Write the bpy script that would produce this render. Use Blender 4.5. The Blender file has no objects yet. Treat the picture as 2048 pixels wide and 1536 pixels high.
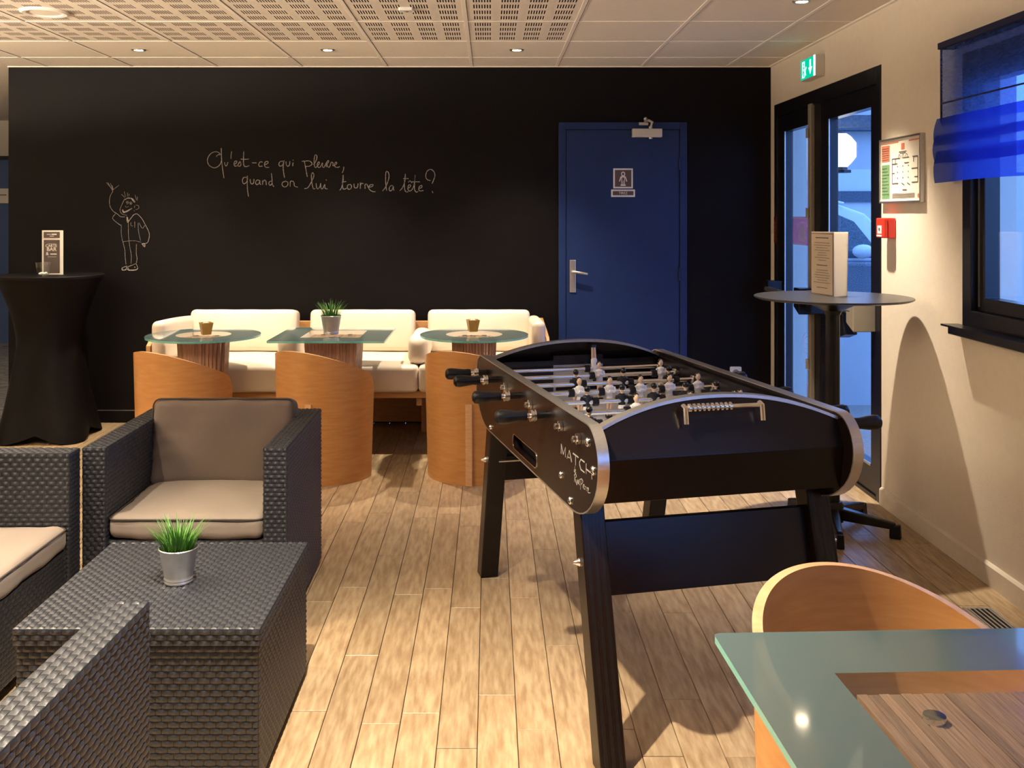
import bpy, bmesh, math, random
from mathutils import Vector, Matrix, geometry

random.seed(7)
S = bpy.context.scene
C = S.collection
PI = math.pi

# ------------------------------------------------------------------ camera, world, exposure
FPX, CX, CY, H = 1937.0, 980.0, 430.0, 1.466
camd = bpy.data.cameras.new('camera')
camd.sensor_width = 36.0
camd.lens = FPX / 2048 * 36
camd.shift_x = (1024 - CX) / 2048
camd.shift_y = (CY - 768) / 2048
camd.clip_start = 0.05
cam = bpy.data.objects.new('camera', camd)
C.objects.link(cam)
cam.location = (0, 0, H)
cam.rotation_euler = (PI / 2, 0, 0)
S.camera = cam

W = bpy.data.worlds.new('dusk_sky')
S.world = W
W.use_nodes = True
bg = W.node_tree.nodes['Background']
bg.inputs[0].default_value = (0.16, 0.34, 0.86, 1)
bg.inputs[1].default_value = 3.2

vs = S.view_settings
vs.view_transform = 'Standard'
vs.look = 'None'
vs.gamma = 1
vs.use_curve_mapping = False
vs.exposure = 0.80

SPOT_W = 150.0
PANEL_E = 3.0
WARM = (1.0, 0.85, 0.645)
UP_W = 420.0

# ------------------------------------------------------------------ materials
def nt(m): return m.node_tree.nodes, m.node_tree.links

def mat(name, col, rough=0.5, metal=0.0, var=0.0, scale=20.0, stretch=(1, 1, 1), bump=0.0, bscale=None,
        col2=None, coord='Object', spec=0.5, coat=0.0, sheen=0.0, rand=0.0, emit=None, es=0.0, detail=4):
    m = bpy.data.materials.new(name)
    m.use_nodes = True
    N, L = nt(m)
    b = N['Principled BSDF']
    b.inputs['Base Color'].default_value = (*col, 1)
    b.inputs['Roughness'].default_value = rough
    b.inputs['Metallic'].default_value = metal
    b.inputs['Specular IOR Level'].default_value = spec
    b.inputs['Coat Weight'].default_value = coat
    b.inputs['Coat Roughness'].default_value = 0.15
    b.inputs['Sheen Weight'].default_value = sheen
    if emit:
        b.inputs['Emission Color'].default_value = (*emit, 1)
        b.inputs['Emission Strength'].default_value = es
    if var or col2 or bump:
        tc = N.new('ShaderNodeTexCoord')
        mp = N.new('ShaderNodeMapping')
        mp.inputs['Scale'].default_value = stretch
        L.new(tc.outputs[coord], mp.inputs['Vector'])
        vec = mp.outputs['Vector']
        if rand:
            oi = N.new('ShaderNodeObjectInfo')
            ad = N.new('ShaderNodeVectorMath'); ad.operation = 'ADD'
            mu = N.new('ShaderNodeMath'); mu.operation = 'MULTIPLY'; mu.inputs[1].default_value = 37.0
            L.new(oi.outputs['Random'], mu.inputs[0])
            L.new(vec, ad.inputs[0]); L.new(mu.outputs[0], ad.inputs[1])
            vec = ad.outputs[0]
        nz = N.new('ShaderNodeTexNoise')
        nz.inputs['Scale'].default_value = scale
        nz.inputs['Detail'].default_value = detail
        L.new(vec, nz.inputs['Vector'])
        if var or col2:
            rp = N.new('ShaderNodeValToRGB')
            c2 = col2 if col2 else tuple(c * (1 - var) for c in col)
            rp.color_ramp.elements[0].position = 0.32
            rp.color_ramp.elements[1].position = 0.68
            rp.color_ramp.elements[0].color = (*c2, 1)
            rp.color_ramp.elements[1].color = (*col, 1)
            L.new(nz.outputs['Fac'], rp.inputs['Fac'])
            out = rp.outputs['Color']
            if rand:
                hs = N.new('ShaderNodeHueSaturation')
                mr = N.new('ShaderNodeMapRange')
                mr.inputs['To Min'].default_value = 1 - rand
                mr.inputs['To Max'].default_value = 1 + rand
                L.new(oi.outputs['Random'], mr.inputs['Value'])
                L.new(mr.outputs[0], hs.inputs['Value'])
                L.new(out, hs.inputs['Color'])
                out = hs.outputs['Color']
            L.new(out, b.inputs['Base Color'])
        if bump:
            bp = N.new('ShaderNodeBump')
            bp.inputs['Strength'].default_value = bump
            bp.inputs['Distance'].default_value = 0.004
            if bscale:
                n2 = N.new('ShaderNodeTexNoise')
                n2.inputs['Scale'].default_value = bscale
                n2.inputs['Detail'].default_value = 3
                L.new(mp.outputs['Vector'], n2.inputs['Vector'])
                L.new(n2.outputs['Fac'], bp.inputs['Height'])
            else:
                L.new(nz.outputs['Fac'], bp.inputs['Height'])
            L.new(bp.outputs['Normal'], b.inputs['Normal'])
    return m

def glassy(name, tint, base, fac, rough=0.03, spec=0.5):
    """sheet glass: a mix of clear passage and a glossy body"""
    m = bpy.data.materials.new(name)
    m.use_nodes = True
    N, L = nt(m)
    b = N['Principled BSDF']
    b.inputs['Base Color'].default_value = (*base, 1)
    b.inputs['Roughness'].default_value = rough
    b.inputs['Specular IOR Level'].default_value = spec
    tr = N.new('ShaderNodeBsdfTransparent'); tr.inputs[0].default_value = (*tint, 1)
    mx = N.new('ShaderNodeMixShader'); mx.inputs[0].default_value = fac
    L.new(tr.outputs[0], mx.inputs[1]); L.new(b.outputs[0], mx.inputs[2])
    L.new(mx.outputs[0], N['Material Output'].inputs['Surface'])
    return m

def pane(name, tint=(0.92, 0.96, 1.0)):
    m = bpy.data.materials.new(name)
    m.use_nodes = True
    N, L = nt(m)
    N.remove(N['Principled BSDF'])
    tr = N.new('ShaderNodeBsdfTransparent'); tr.inputs[0].default_value = (*tint, 1)
    gl = N.new('ShaderNodeBsdfGlossy'); gl.inputs['Roughness'].default_value = 0.01
    lw = N.new('ShaderNodeLayerWeight'); lw.inputs['Blend'].default_value = 0.5
    pw = N.new('ShaderNodeMath'); pw.operation = 'POWER'; pw.inputs[1].default_value = 5.0
    ma = N.new('ShaderNodeMath'); ma.operation = 'MULTIPLY_ADD'; ma.inputs[1].default_value = 0.95; ma.inputs[2].default_value = 0.045
    L.new(lw.outputs['Facing'], pw.inputs[0]); L.new(pw.outputs[0], ma.inputs[0])
    fr = ma
    mx = N.new('ShaderNodeMixShader')
    L.new(fr.outputs[0], mx.inputs[0]); L.new(tr.outputs[0], mx.inputs[1]); L.new(gl.outputs[0], mx.inputs[2])
    L.new(mx.outputs[0], N['Material Output'].inputs['Surface'])
    return m

def sheer(name, col, clear):
    m = bpy.data.materials.new(name)
    m.use_nodes = True
    N, L = nt(m)
    N.remove(N['Principled BSDF'])
    tr = N.new('ShaderNodeBsdfTransparent'); tr.inputs[0].default_value = (0.35, 0.45, 1, 1)
    tl = N.new('ShaderNodeBsdfTranslucent'); tl.inputs[0].default_value = (*col, 1)
    df = N.new('ShaderNodeBsdfDiffuse'); df.inputs[0].default_value = (*[c * .5 for c in col], 1)
    m1 = N.new('ShaderNodeMixShader'); m1.inputs[0].default_value = 0.5
    m2 = N.new('ShaderNodeMixShader')
    tc = N.new('ShaderNodeTexCoord')
    wv = N.new('ShaderNodeTexNoise'); wv.inputs['Scale'].default_value = 3
    mp = N.new('ShaderNodeMapping'); mp.inputs['Scale'].default_value = (1, 8, 40)
    mr = N.new('ShaderNodeMapRange'); mr.inputs['To Min'].default_value = 1 - clear - .1; mr.inputs['To Max'].default_value = 1 - clear + .1
    L.new(tc.outputs['Object'], mp.inputs[0]); L.new(mp.outputs[0], wv.inputs['Vector']); L.new(wv.outputs['Fac'], mr.inputs['Value'])
    L.new(mr.outputs[0], m2.inputs[0])
    L.new(tl.outputs[0], m1.inputs[1]); L.new(df.outputs[0], m1.inputs[2])
    L.new(tr.outputs[0], m2.inputs[1]); L.new(m1.outputs[0], m2.inputs[2])
    L.new(m2.outputs[0], N['Material Output'].inputs['Surface'])
    return m

def emis(name, col, s):
    m = bpy.data.materials.new(name)
    m.use_nodes = True
    N, L = nt(m)
    N.remove(N['Principled BSDF'])
    e = N.new('ShaderNodeEmission'); e.inputs[0].default_value = (*col, 1); e.inputs[1].default_value = s
    L.new(e.outputs[0], N['Material Output'].inputs['Surface'])
    return m

M = {}
M['plank'] = mat('oak_plank', (0.465, 0.350, 0.215), 0.36, scale=9, stretch=(7, 1, 1), col2=(0.29, 0.19, 0.105), bump=0.06,
                 bscale=60, rand=0.13, detail=8)
M['subfloor'] = mat('floor_underlay', (0.07, 0.045, 0.025), 0.7, var=0.3, scale=12)
M['carpet'] = mat('speckled_carpet', (0.33, 0.33, 0.36), 0.95, scale=9, stretch=(1, 3.5, 1), col2=(0.03, 0.045, 0.07), bump=0.4, bscale=200, detail=8)
M['board'] = mat('chalkboard_paint', (0.0052, 0.0038, 0.0042), 0.55, scale=3.2, stretch=(1, 1, 2.5), col2=(0.0042, 0.0030, 0.0036), bump=0.08, bscale=180, detail=10, spec=0.13)
M['chalk'] = mat('chalk_line', (0.46, 0.42, 0.37), 0.95, var=0.55, scale=120)
M['cream'] = mat('cream_wall_paint', (0.74, 0.66, 0.56), 0.75, var=0.04, scale=30, bump=0.12, bscale=160)
M['white_wall'] = mat('white_wall_paint', (0.72, 0.69, 0.63), 0.8, var=0.03, scale=20)
M['tile'] = mat('ceiling_tile', (0.74, 0.67, 0.58), 0.8, var=0.03, scale=25, bump=0.05, bscale=150)
M['tbar'] = mat('ceiling_bar', (0.86, 0.80, 0.72), 0.5, var=0.03)
M['void'] = mat('dark_void', (0.09, 0.06, 0.035), 0.95, var=0.2)
M['black_alu'] = mat('black_aluminium', (0.006, 0.006, 0.010), 0.3, 0.0, var=0.2, scale=40)
M['blue_door'] = mat('blue_door_paint', (0.015, 0.033, 0.115), 0.42, var=0.12, scale=5, bump=0.04, bscale=150, spec=0.2)
M['blue_wall'] = mat('blue_wall_paint', (0.07, 0.13, 0.33), 0.6, var=0.1, scale=4)
M['alu'] = mat('brushed_aluminium', (0.62, 0.60, 0.58), 0.32, 0.9, var=0.1, scale=60, stretch=(1, 10, 1))
M['chrome'] = mat('chrome', (0.80, 0.80, 0.82), 0.12, 1.0, var=0.05)
M['steel'] = mat('galvanised_steel', (0.52, 0.53, 0.55), 0.38, 0.85, var=0.15, scale=30)
M['white_pl'] = mat('white_plastic', (0.75, 0.73, 0.70), 0.4, var=0.03)
M['grey_pl'] = mat('grey_plastic', (0.26, 0.23, 0.19), 0.5, var=0.08)
M['silver_pl'] = mat('silver_plastic', (0.62, 0.58, 0.52), 0.4, 0.2, var=0.05)
M['black_pl'] = mat('black_plastic', (0.006, 0.006, 0.008), 0.3, var=0.2, spec=0.35)
M['black_top'] = mat('black_laminate_top', (0.020, 0.020, 0.023), 0.32, var=0.2, scale=60)
M['foos'] = mat('dark_brown_laminate', (0.0075, 0.0045, 0.0050), 0.26, var=0.25, scale=300, bump=0.05, bscale=700, spec=0.32)
M['foos_in'] = mat('black_inner_panel', (0.006, 0.005, 0.008), 0.25, var=0.2)
M['field'] = mat('grey_playfield', (0.62, 0.64, 0.69), 0.28, 0.1, var=0.08, scale=8)
M['line_dark'] = mat('playfield_line', (0.05, 0.05, 0.06), 0.5, var=0.1)
M['skin'] = mat('figure_skin', (0.78, 0.55, 0.38), 0.4, var=0.05)
M['hair'] = mat('figure_hair', (0.004, 0.004, 0.005), 0.25, var=0.1)
M['shirt_w'] = mat('figure_white', (0.80, 0.80, 0.82), 0.35, var=0.04)
M['shirt_b'] = mat('figure_black', (0.010, 0.012, 0.022), 0.3, var=0.1)
M['print'] = mat('silver_print', (0.36, 0.33, 0.30), 0.45, 0.2, var=0.1)
M['rattan'] = mat('charcoal_rattan', (0.018, 0.021, 0.030), 0.44, var=0.35, scale=70, bump=0.1, bscale=300, spec=0.8)
M['rattan_core'] = mat('rattan_backing', (0.012, 0.011, 0.012), 0.7, var=0.2)
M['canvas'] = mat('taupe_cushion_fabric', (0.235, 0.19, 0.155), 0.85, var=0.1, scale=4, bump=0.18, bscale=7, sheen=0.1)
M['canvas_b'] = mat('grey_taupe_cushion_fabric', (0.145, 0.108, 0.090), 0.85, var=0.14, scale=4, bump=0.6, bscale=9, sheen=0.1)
M['piping'] = mat('dark_piping', (0.05, 0.04, 0.035), 0.7, var=0.2)
M['leather'] = mat('cream_leatherette', (0.74, 0.63, 0.51), 0.42, var=0.06, scale=6, bump=0.12, bscale=9)
M['beech'] = mat('beech_veneer', (0.52, 0.255, 0.085), 0.38, scale=5, stretch=(2, 2, 14), col2=(0.44, 0.20, 0.062), detail=6)
M['beech_edge'] = mat('beech_ply_edge', (0.66, 0.40, 0.21), 0.5, scale=18, stretch=(1, 1, 6), col2=(0.55, 0.31, 0.15))
M['beech_frame'] = mat('beech_frame', (0.55, 0.30, 0.12), 0.45, scale=6, stretch=(2, 2, 12), col2=(0.47, 0.24, 0.09))
M['lamella'] = mat('grooved_oak_slat', (0.52, 0.32, 0.20), 0.6, scale=14, stretch=(26, 1, 1), col2=(0.32, 0.175, 0.105), rand=0.2, detail=7)
M['frost'] = glassy('frosted_glass', (0.86, 0.92, 0.92), (0.080, 0.120, 0.122), 0.93, 0.06)
M['clear'] = glassy('clear_glass', (0.96, 0.98, 0.98), (0.04, 0.05, 0.05), 0.16, 0.03)
M['gedge'] = glassy('glass_edge', (0.6, 0.95, 0.92), (0.16, 0.50, 0.47), 0.85, 0.15)
M['pane'] = pane('window_glass')
M['tumbler'] = pane('tumbler_glass', (0.97, 0.98, 0.98))
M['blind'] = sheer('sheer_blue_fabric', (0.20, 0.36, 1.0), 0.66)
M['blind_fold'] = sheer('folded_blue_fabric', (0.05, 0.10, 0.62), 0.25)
M['blind_hem'] = mat('navy_hem', (0.010, 0.012, 0.06), 0.9, var=0.2)
M['spandex'] = mat('black_stretch_cloth', (0.0040, 0.0032, 0.0034), 0.55, var=0.2, scale=8, spec=0.14)
M['paper'] = mat('paper_white', (0.82, 0.77, 0.68), 0.6, var=0.03)
M['paper_thin'] = mat('thin_white_paper', (0.85, 0.81, 0.74), 0.6, var=0.02)
N, L = nt(M['paper_thin'])
_t = N.new('ShaderNodeBsdfTranslucent'); _t.inputs[0].default_value = (0.9, 0.86, 0.78, 1)
_m = N.new('ShaderNodeMixShader'); _m.inputs[0].default_value = 0.6
L.new(N['Principled BSDF'].outputs[0], _m.inputs[1]); L.new(_t.outputs[0], _m.inputs[2]); L.new(_m.outputs[0], N['Material Output'].inputs['Surface'])
M['paper_tan'] = mat('paper_cream', (0.60, 0.49, 0.38), 0.6, var=0.04)
M['card_brown'] = mat('card_dark_brown', (0.085, 0.060, 0.052), 0.5, var=0.1)
M['ink'] = mat('ink_grey', (0.10, 0.08, 0.07), 0.7, var=0.1)
M['red'] = mat('alarm_red', (0.72, 0.035, 0.02), 0.35, var=0.06)
M['plan_red'] = mat('plan_red_print', (0.75, 0.22, 0.13), 0.5, var=0.3, scale=90)
M['plan_green'] = mat('plan_green_print', (0.18, 0.36, 0.17), 0.5, var=0.3, scale=90)
M['grass'] = mat('grass_blade', (0.095, 0.27, 0.03), 0.45, col2=(0.03, 0.12, 0.012), scale=40)
M['soil'] = mat('pot_soil', (0.03, 0.03, 0.015), 0.9, var=0.3)
M['gold_wood'] = mat('golden_wood_cup', (0.42, 0.25, 0.05), 0.4, var=0.15, scale=30)
M['sugar'] = mat('white_sugar', (0.85, 0.82, 0.72), 0.5, var=0.05)
M['lamp_on'] = emis('lamp_glow', (1.0, 0.80, 0.52), 40.0)
M['panel_on'] = emis('panel_glow', (1.0, 0.80, 0.58), PANEL_E)
M['exit_green'] = emis('exit_green_glow', (0.0, 0.42, 0.24), 0.9)
M['exit_white'] = emis('exit_white_glow', (0.62, 1.0, 0.90), 1.0)
M['lantern_on'] = emis('lantern_glow', (0.95, 0.97, 1.0), 4.5)
M['ext_wall'] = mat('exterior_render', (0.50, 0.50, 0.50), 0.9, var=0.04, scale=6)
M['ext_pale'] = mat('exterior_pale_render', (0.62, 0.64, 0.66), 0.9, var=0.04, scale=6)
M['ext_dark'] = mat('exterior_dark_cladding', (0.10, 0.13, 0.17), 0.8, var=0.4, scale=40)
M['asphalt'] = mat('outdoor_paving', (0.36, 0.33, 0.29), 0.9, var=0.25, scale=60, bump=0.2)
M['car_dark'] = mat('car_dark_paint', (0.03, 0.045, 0.07), 0.25, var=0.8, scale=150, col2=(0.28, 0.33, 0.40), coat=0.5)
M['car_white'] = mat('car_pale_roof', (0.70, 0.74, 0.80), 0.25, var=0.05, coat=0.5)
M['car_glass'] = mat('car_window', (0.015, 0.03, 0.05), 0.08, col2=(0.10, 0.16, 0.20), scale=90)
M['tyre'] = mat('tyre_rubber', (0.01, 0.01, 0.01), 0.8, var=0.2)
M['sticker_red'] = glassy('red_glass_sticker', (1.0, 0.72, 0.82), (0.45, 0.08, 0.16), 0.30, 0.4)
M['sticker_white'] = glassy('white_glass_sticker', (0.9, 0.9, 1.0), (0.65, 0.65, 0.75), 0.45, 0.4)
M['sign_red'] = mat('dark_red_sign', (0.13, 0.008, 0.012), 0.4, var=0.2)
M['sign_pale'] = mat('sign_pale_print', (0.30, 0.16, 0.15), 0.5, var=0.1)

# ------------------------------------------------------------------ mesh builder
class MB:
    def __init__(s):
        s.v = []; s.f = []; s.m = []; s.sm = []
    def add(s, vs, fs, mi=0, smooth=False, T=None):
        o = len(s.v)
        if T is not None:
            vs = [T @ Vector(p) for p in vs]
        s.v += [tuple(p) for p in vs]
        for q in fs:
            s.f.append([o + i for i in q]); s.m.append(mi); s.sm.append(smooth)
        return s
    def box(s, x0, x1, y0, y1, z0, z1, mi=0, T=None):
        v = [(x0, y0, z0), (x1, y0, z0), (x1, y1, z0), (x0, y1, z0), (x0, y0, z1), (x1, y0, z1), (x1, y1, z1), (x0, y1, z1)]
        return s.hexa(v, mi, T)
    def hexa(s, v, mi=0, T=None):
        f = [(0, 3, 2, 1), (4, 5, 6, 7), (0, 1, 5, 4), (1, 2, 6, 5), (2, 3, 7, 6), (3, 0, 4, 7)]
        return s.add(v, f, mi, False, T)
    def lathe(s, prof, n=24, c=(0, 0, 0), mi=0, smooth=True, sx=1, sy=1, T=None, cap=True):
        v = []
        for r, z in prof:
            for k in range(n):
                a = 2 * PI * k / n
                v.append((c[0] + r * sx * math.cos(a), c[1] + r * sy * math.sin(a), c[2] + z))
        f = []
        for i in range(len(prof) - 1):
            for k in range(n):
                k2 = (k + 1) % n
                f.append((i * n + k, i * n + k2, (i + 1) * n + k2, (i + 1) * n + k))
        if cap:
            f.append(tuple(range(n))[::-1]); f.append(tuple((len(prof) - 1) * n + k for k in range(n)))
        return s.add(v, f, mi, smooth, T)
    def ball(s, c, r, n=12, mi=0, sx=1, sy=1, sz=1, T=None):
        k = max(4, n // 2)
        prof = [(r * math.sin(PI * i / k) + 1e-5, -r * math.cos(PI * i / k) * sz) for i in range(k + 1)]
        return s.lathe(prof, n, c, mi, True, sx, sy, T)
    def tube(s, pts, r, n=8, mi=0, smooth=True, closed=False, T=None):
        P = [Vector(p) for p in pts]
        k = len(P)
        R = r if isinstance(r, (list, tuple)) else [r] * k
        v = []; up = None
        for i, p in enumerate(P):
            a = P[(i - 1) % k] if (closed or i > 0) else p
            b = P[(i + 1) % k] if (closed or i < k - 1) else p
            t = (b - a).normalized()
            if up is None:
                up = Vector((0, 0, 1)) if abs(t.z) < 0.9 else Vector((1, 0, 0))
            x = up - t * up.dot(t)
            if x.length < 1e-5: x = t.orthogonal()
            x.normalize(); up = x
            y = t.cross(x)
            for q in range(n):
                a_ = 2 * PI * q / n
                v.append(p + (x * math.cos(a_) + y * math.sin(a_)) * R[i])
        f = []
        for i in range(k if closed else k - 1):
            j = (i + 1) % k
            for q in range(n):
                q2 = (q + 1) % n
                f.append((i * n + q, i * n + q2, j * n + q2, j * n + q))
        if not closed:
            f.append(tuple(range(n))[::-1]); f.append(tuple((k - 1) * n + q for q in range(n)))
        return s.add(v, f, mi, smooth, T)
    def prism(s, poly, a, b, axis='x', holes=(), mi=0, mi_side=None, T=None, sides=99):
        """2D polygon (with holes) extruded between a and b along an axis; poly coords are the two other axes in order"""
        def P(u, w, d):
            return {'x': (d, u, w), 'y': (u, d, w), 'z': (u, w, d)}[axis]
        loops = [list(poly)] + [list(h) for h in holes]
        flat = [p for l in loops for p in l]
        tris = geometry.tessellate_polygon([[Vector((u, w, 0)) for u, w in l] for l in loops])
        n = len(flat)
        v = [P(u, w, a) for u, w in flat] + [P(u, w, b) for u, w in flat]
        f = [tuple(t) for t in tris] + [tuple(n + i for i in t[::-1]) for t in tris]
        s.add(v, f, mi, False, T)
        fs = []; o = 0
        for l in loops[:sides]:
            k = len(l)
            for i in range(k):
                j = (i + 1) % k
                fs.append((o + i, o + j, n + o + j, n + o + i))
            o += k
        s.add(v, fs, mi if mi_side is None else mi_side, False, T)
        return s
    def build(s, name, mats, parent=None, bevel=0, seg=2, sharp=35, loc=None, smooth_all=False, recalc=True):
        me = bpy.data.meshes.new(name)
        me.from_pydata(s.v, [], s.f)
        if not isinstance(mats, (list, tuple)): mats = [mats]
        for q in mats: me.materials.append(q)
        for p, mi, sm in zip(me.polygons, s.m, s.sm):
            p.material_index = mi; p.use_smooth = sm or smooth_all
        if recalc:
            bm = bmesh.new(); bm.from_mesh(me)
            bmesh.ops.remove_doubles(bm, verts=bm.verts, dist=1e-6)
            bmesh.ops.recalc_face_normals(bm, faces=bm.faces)
            bm.to_mesh(me); bm.free()
        if any(s.sm) or smooth_all:
            me.set_sharp_from_angle(angle=math.radians(sharp))
        me.update()
        o = bpy.data.objects.new(name, me)
        C.objects.link(o)
        if parent: o.parent = parent
        if loc: o.location = loc
        if bevel:
            b = o.modifiers.new('bevel', 'BEVEL'); b.width = bevel; b.segments = seg; b.limit_method = 'ANGLE'
            b.angle_limit = math.radians(40)
        return o

def thing(name, label, cat, loc=(0, 0, 0), rz=0, group=None):
    o = bpy.data.objects.new(name, None); C.objects.link(o)
    o.empty_display_size = 0.05
    o.location = loc; o.rotation_euler = (0, 0, rz)
    o['label'] = label; o['category'] = cat
    if group: o['group'] = group
    return o

def tag(o, label, cat, group=None):
    o['label'] = label; o['category'] = cat
    if group: o['group'] = group
    return o

def struct(o, label=None, cat=None):
    o['kind'] = 'structure'
    if label: o['label'] = label
    if cat: o['category'] = cat
    return o

def stuff(o):
    o['kind'] = 'stuff'; return o

def copy_tree(o, parent=None):
    c = o.copy(); C.objects.link(c); c.parent = parent
    for ch in list(o.children): copy_tree(ch, c)
    return c

def smooth_path(pts, k=5):
    if len(pts) < 3: return [Vector((*p, 0)) if len(p) == 2 else Vector(p) for p in pts]
    P = [Vector((*p, 0)) if len(p) == 2 else Vector(p) for p in pts]
    out = []
    for i in range(len(P) - 1):
        p0 = P[max(i - 1, 0)]; p1 = P[i]; p2 = P[i + 1]; p3 = P[min(i + 2, len(P) - 1)]
        for j in range(k):
            t = j / k
            out.append(0.5 * ((2 * p1) + (p2 - p0) * t + (2 * p0 - 5 * p1 + 4 * p2 - p3) * t * t + (3 * p1 - p0 - 3 * p2 + p3) * t ** 3))
    out.append(P[-1])
    return out

def ribbon(mb, pts, w, T, mi=0, k=5, th=0.0006):
    """a flat drawn line of width w in the XY plane of T"""
    P = smooth_path(pts, k)
    n = len(P)
    v = []
    for i, p in enumerate(P):
        d = (P[min(i + 1, n - 1)] - P[max(i - 1, 0)])
        if d.length < 1e-9: d = Vector((1, 0, 0))
        d.normalize()
        nx = Vector((-d.y, d.x, 0)) * (w / 2 * (0.8 + 0.4 * random.random()))
        v += [p + nx, p - nx, p + nx + Vector((0, 0, th)), p - nx + Vector((0, 0, th))]
    f = []
    for i in range(n - 1):
        a = i * 4; b = a + 4
        f += [(a + 2, a + 3, b + 3, b + 2), (a, a + 2, b + 2, b), (a + 3, a + 1, b + 1, b + 3)]
    f += [(0, 1, 3, 2), ((n - 1) * 4, (n - 1) * 4 + 2, (n - 1) * 4 + 3, (n - 1) * 4 + 1)]
    mb.add(v, f, mi, False, T)

def face_T(origin, xdir, ydir):
    x = Vector(xdir).normalized(); y = Vector(ydir).normalized(); z = x.cross(y)
    m = Matrix((x, y, z)).transposed().to_4x4()
    m.translation = Vector(origin)
    return m

def text_into(mb, body, size, T, mi=0, extrude=0.0005, align='CENTER'):
    cu = bpy.data.curves.new('t', 'FONT')
    cu.body = body; cu.size = size; cu.align_x = align; cu.align_y = 'CENTER'; cu.extrude = extrude; cu.resolution_u = 3
    o = bpy.data.objects.new('t', cu); C.objects.link(o)
    dg = bpy.context.evaluated_depsgraph_get()
    me = bpy.data.meshes.new_from_object(o.evaluated_get(dg))
    mb.add([v.co.copy() for v in me.vertices], [tuple(p.vertices) for p in me.polygons], mi, False, T)
    bpy.data.objects.remove(o); bpy.data.curves.remove(cu); bpy.data.meshes.remove(me)

def cushion(mb, w, d, h, r=0.04, crown=0.02, n=12, T=None, mi=0, wob=0.0, seed=1, gather=0.0):
    """rounded upholstered block centred on its own middle; thin axis z"""
    rng = random.Random(seed)
    ph = [rng.uniform(0, 6) for _ in range(4)]
    hx, hy, hz = w / 2, d / 2, h / 2
    def prj(p):
        q = Vector((max(-hx + r, min(hx - r, p[0])), max(-hy + r, min(hy - r, p[1])), max(-hz + r, min(hz - r, p[2]))))
        dv = Vector(p) - q
        if dv.length > 1e-9:
            q = q + dv.normalized() * r
        u = q.x / hx; w_ = q.y / hy
        cr = crown * max(0, 1 - u * u) * max(0, 1 - w_ * w_)
        if abs(q.z) > hz * 0.3: q.z += math.copysign(cr, q.z)
        if gather:
            e = hx - abs(q.x); e2 = hy - abs(q.y)
            q.z += math.copysign(gather, q.z) * (math.exp(-e / .05) * math.sin(q.y * 75 + 2 * math.sin(q.y * 21)) + .7 * math.exp(-e2 / .04) * math.sin(q.x * 62 + 2 * math.sin(q.x * 17 + ph[3])))
        if wob:
            q.z += wob * math.sin(q.x * 23 + ph[0]) * math.sin(q.y * 19 + ph[1])
            q.y += wob * 0.6 * math.sin(q.x * 31 + ph[2])
        return q
    def axis_pts(hh):
        k = max(2, int(n * hh / max(hx, hy)))
        inner = [-hh + r + (2 * hh - 2 * r) * i / k for i in range(k + 1)]
        return [-hh, -hh + r * .25, -hh + r * .6] + inner + [hh - r * .6, hh - r * .25, hh]
    ax = [axis_pts(hx), axis_pts(hy), axis_pts(hz)]
    for A, B, Cc in ((0, 1, 2), (1, 2, 0), (2, 0, 1)):
        for sg in (-1, 1):
            hh = (hx, hy, hz)[Cc] * sg
            v = []; na = len(ax[A]); nb = len(ax[B])
            for a in ax[A]:
                for b in ax[B]:
                    p = [0, 0, 0]; p[A] = a; p[B] = b; p[Cc] = hh
                    v.append(prj(p))
            f = []
            for i in range(na - 1):
                for j in range(nb - 1):
                    f.append((i * nb + j, (i + 1) * nb + j, (i + 1) * nb + j + 1, i * nb + j + 1))
            mb.add(v, f, mi, True, T)
    return mb

def rrect(x0, x1, y0, y1, r, n=5):
    out = []
    for cx_, cy_, a0 in ((x1 - r, y1 - r, 0), (x0 + r, y1 - r, PI / 2), (x0 + r, y0 + r, PI), (x1 - r, y0 + r, 1.5 * PI)):
        for i in range(n + 1):
            a = a0 + PI / 2 * i / n
            out.append((cx_ + r * math.cos(a), cy_ + r * math.sin(a)))
    return out

# ------------------------------------------------------------------ room shell
WX = 1.985          # right wall face
BY = 6.845          # chalkboard wall face
CZ = 2.516          # ceiling
LX = -6.0           # far left of the lounge
RY = -3.6           # wall behind the viewer
PX = -3.403         # free edge of the chalkboard wall

fl = struct(MB().box(LX, WX, RY, BY, -0.12, -0.009).build('floor', M['subfloor']), 'oak laminate plank floor of the lounge', 'floor')
# planks laid towards the chalkboard wall
PW = 0.112; PL = 0.95; y0 = 2.12
def plank_mesh(l):
    w = PW - 0.0022; b = 0.0012; t = 0.009
    hw, hl = w / 2, (l - 0.002) / 2
    v = [(-hw, -hl, 0), (hw, -hl, 0), (hw, hl, 0), (-hw, hl, 0), (-hw, -hl, t - b), (hw, -hl, t - b), (hw, hl, t - b), (-hw, hl, t - b),
         (-hw + b, -hl + b, t), (hw - b, -hl + b, t), (hw - b, hl - b, t), (-hw + b, hl - b, t)]
    f = [(0, 3, 2, 1), (0, 1, 5, 4), (1, 2, 6, 5), (2, 3, 7, 6), (3, 0, 4, 7), (4, 5, 9, 8), (5, 6, 10, 9), (6, 7, 11, 10), (7, 4, 8, 11), (8, 9, 10, 11)]
    me = bpy.data.meshes.new('plank'); me.from_pydata(v, [], f); me.materials.append(M['plank'])
    return me
pm = {}
rng = random.Random(3)
xx = WX - 0.004
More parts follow.
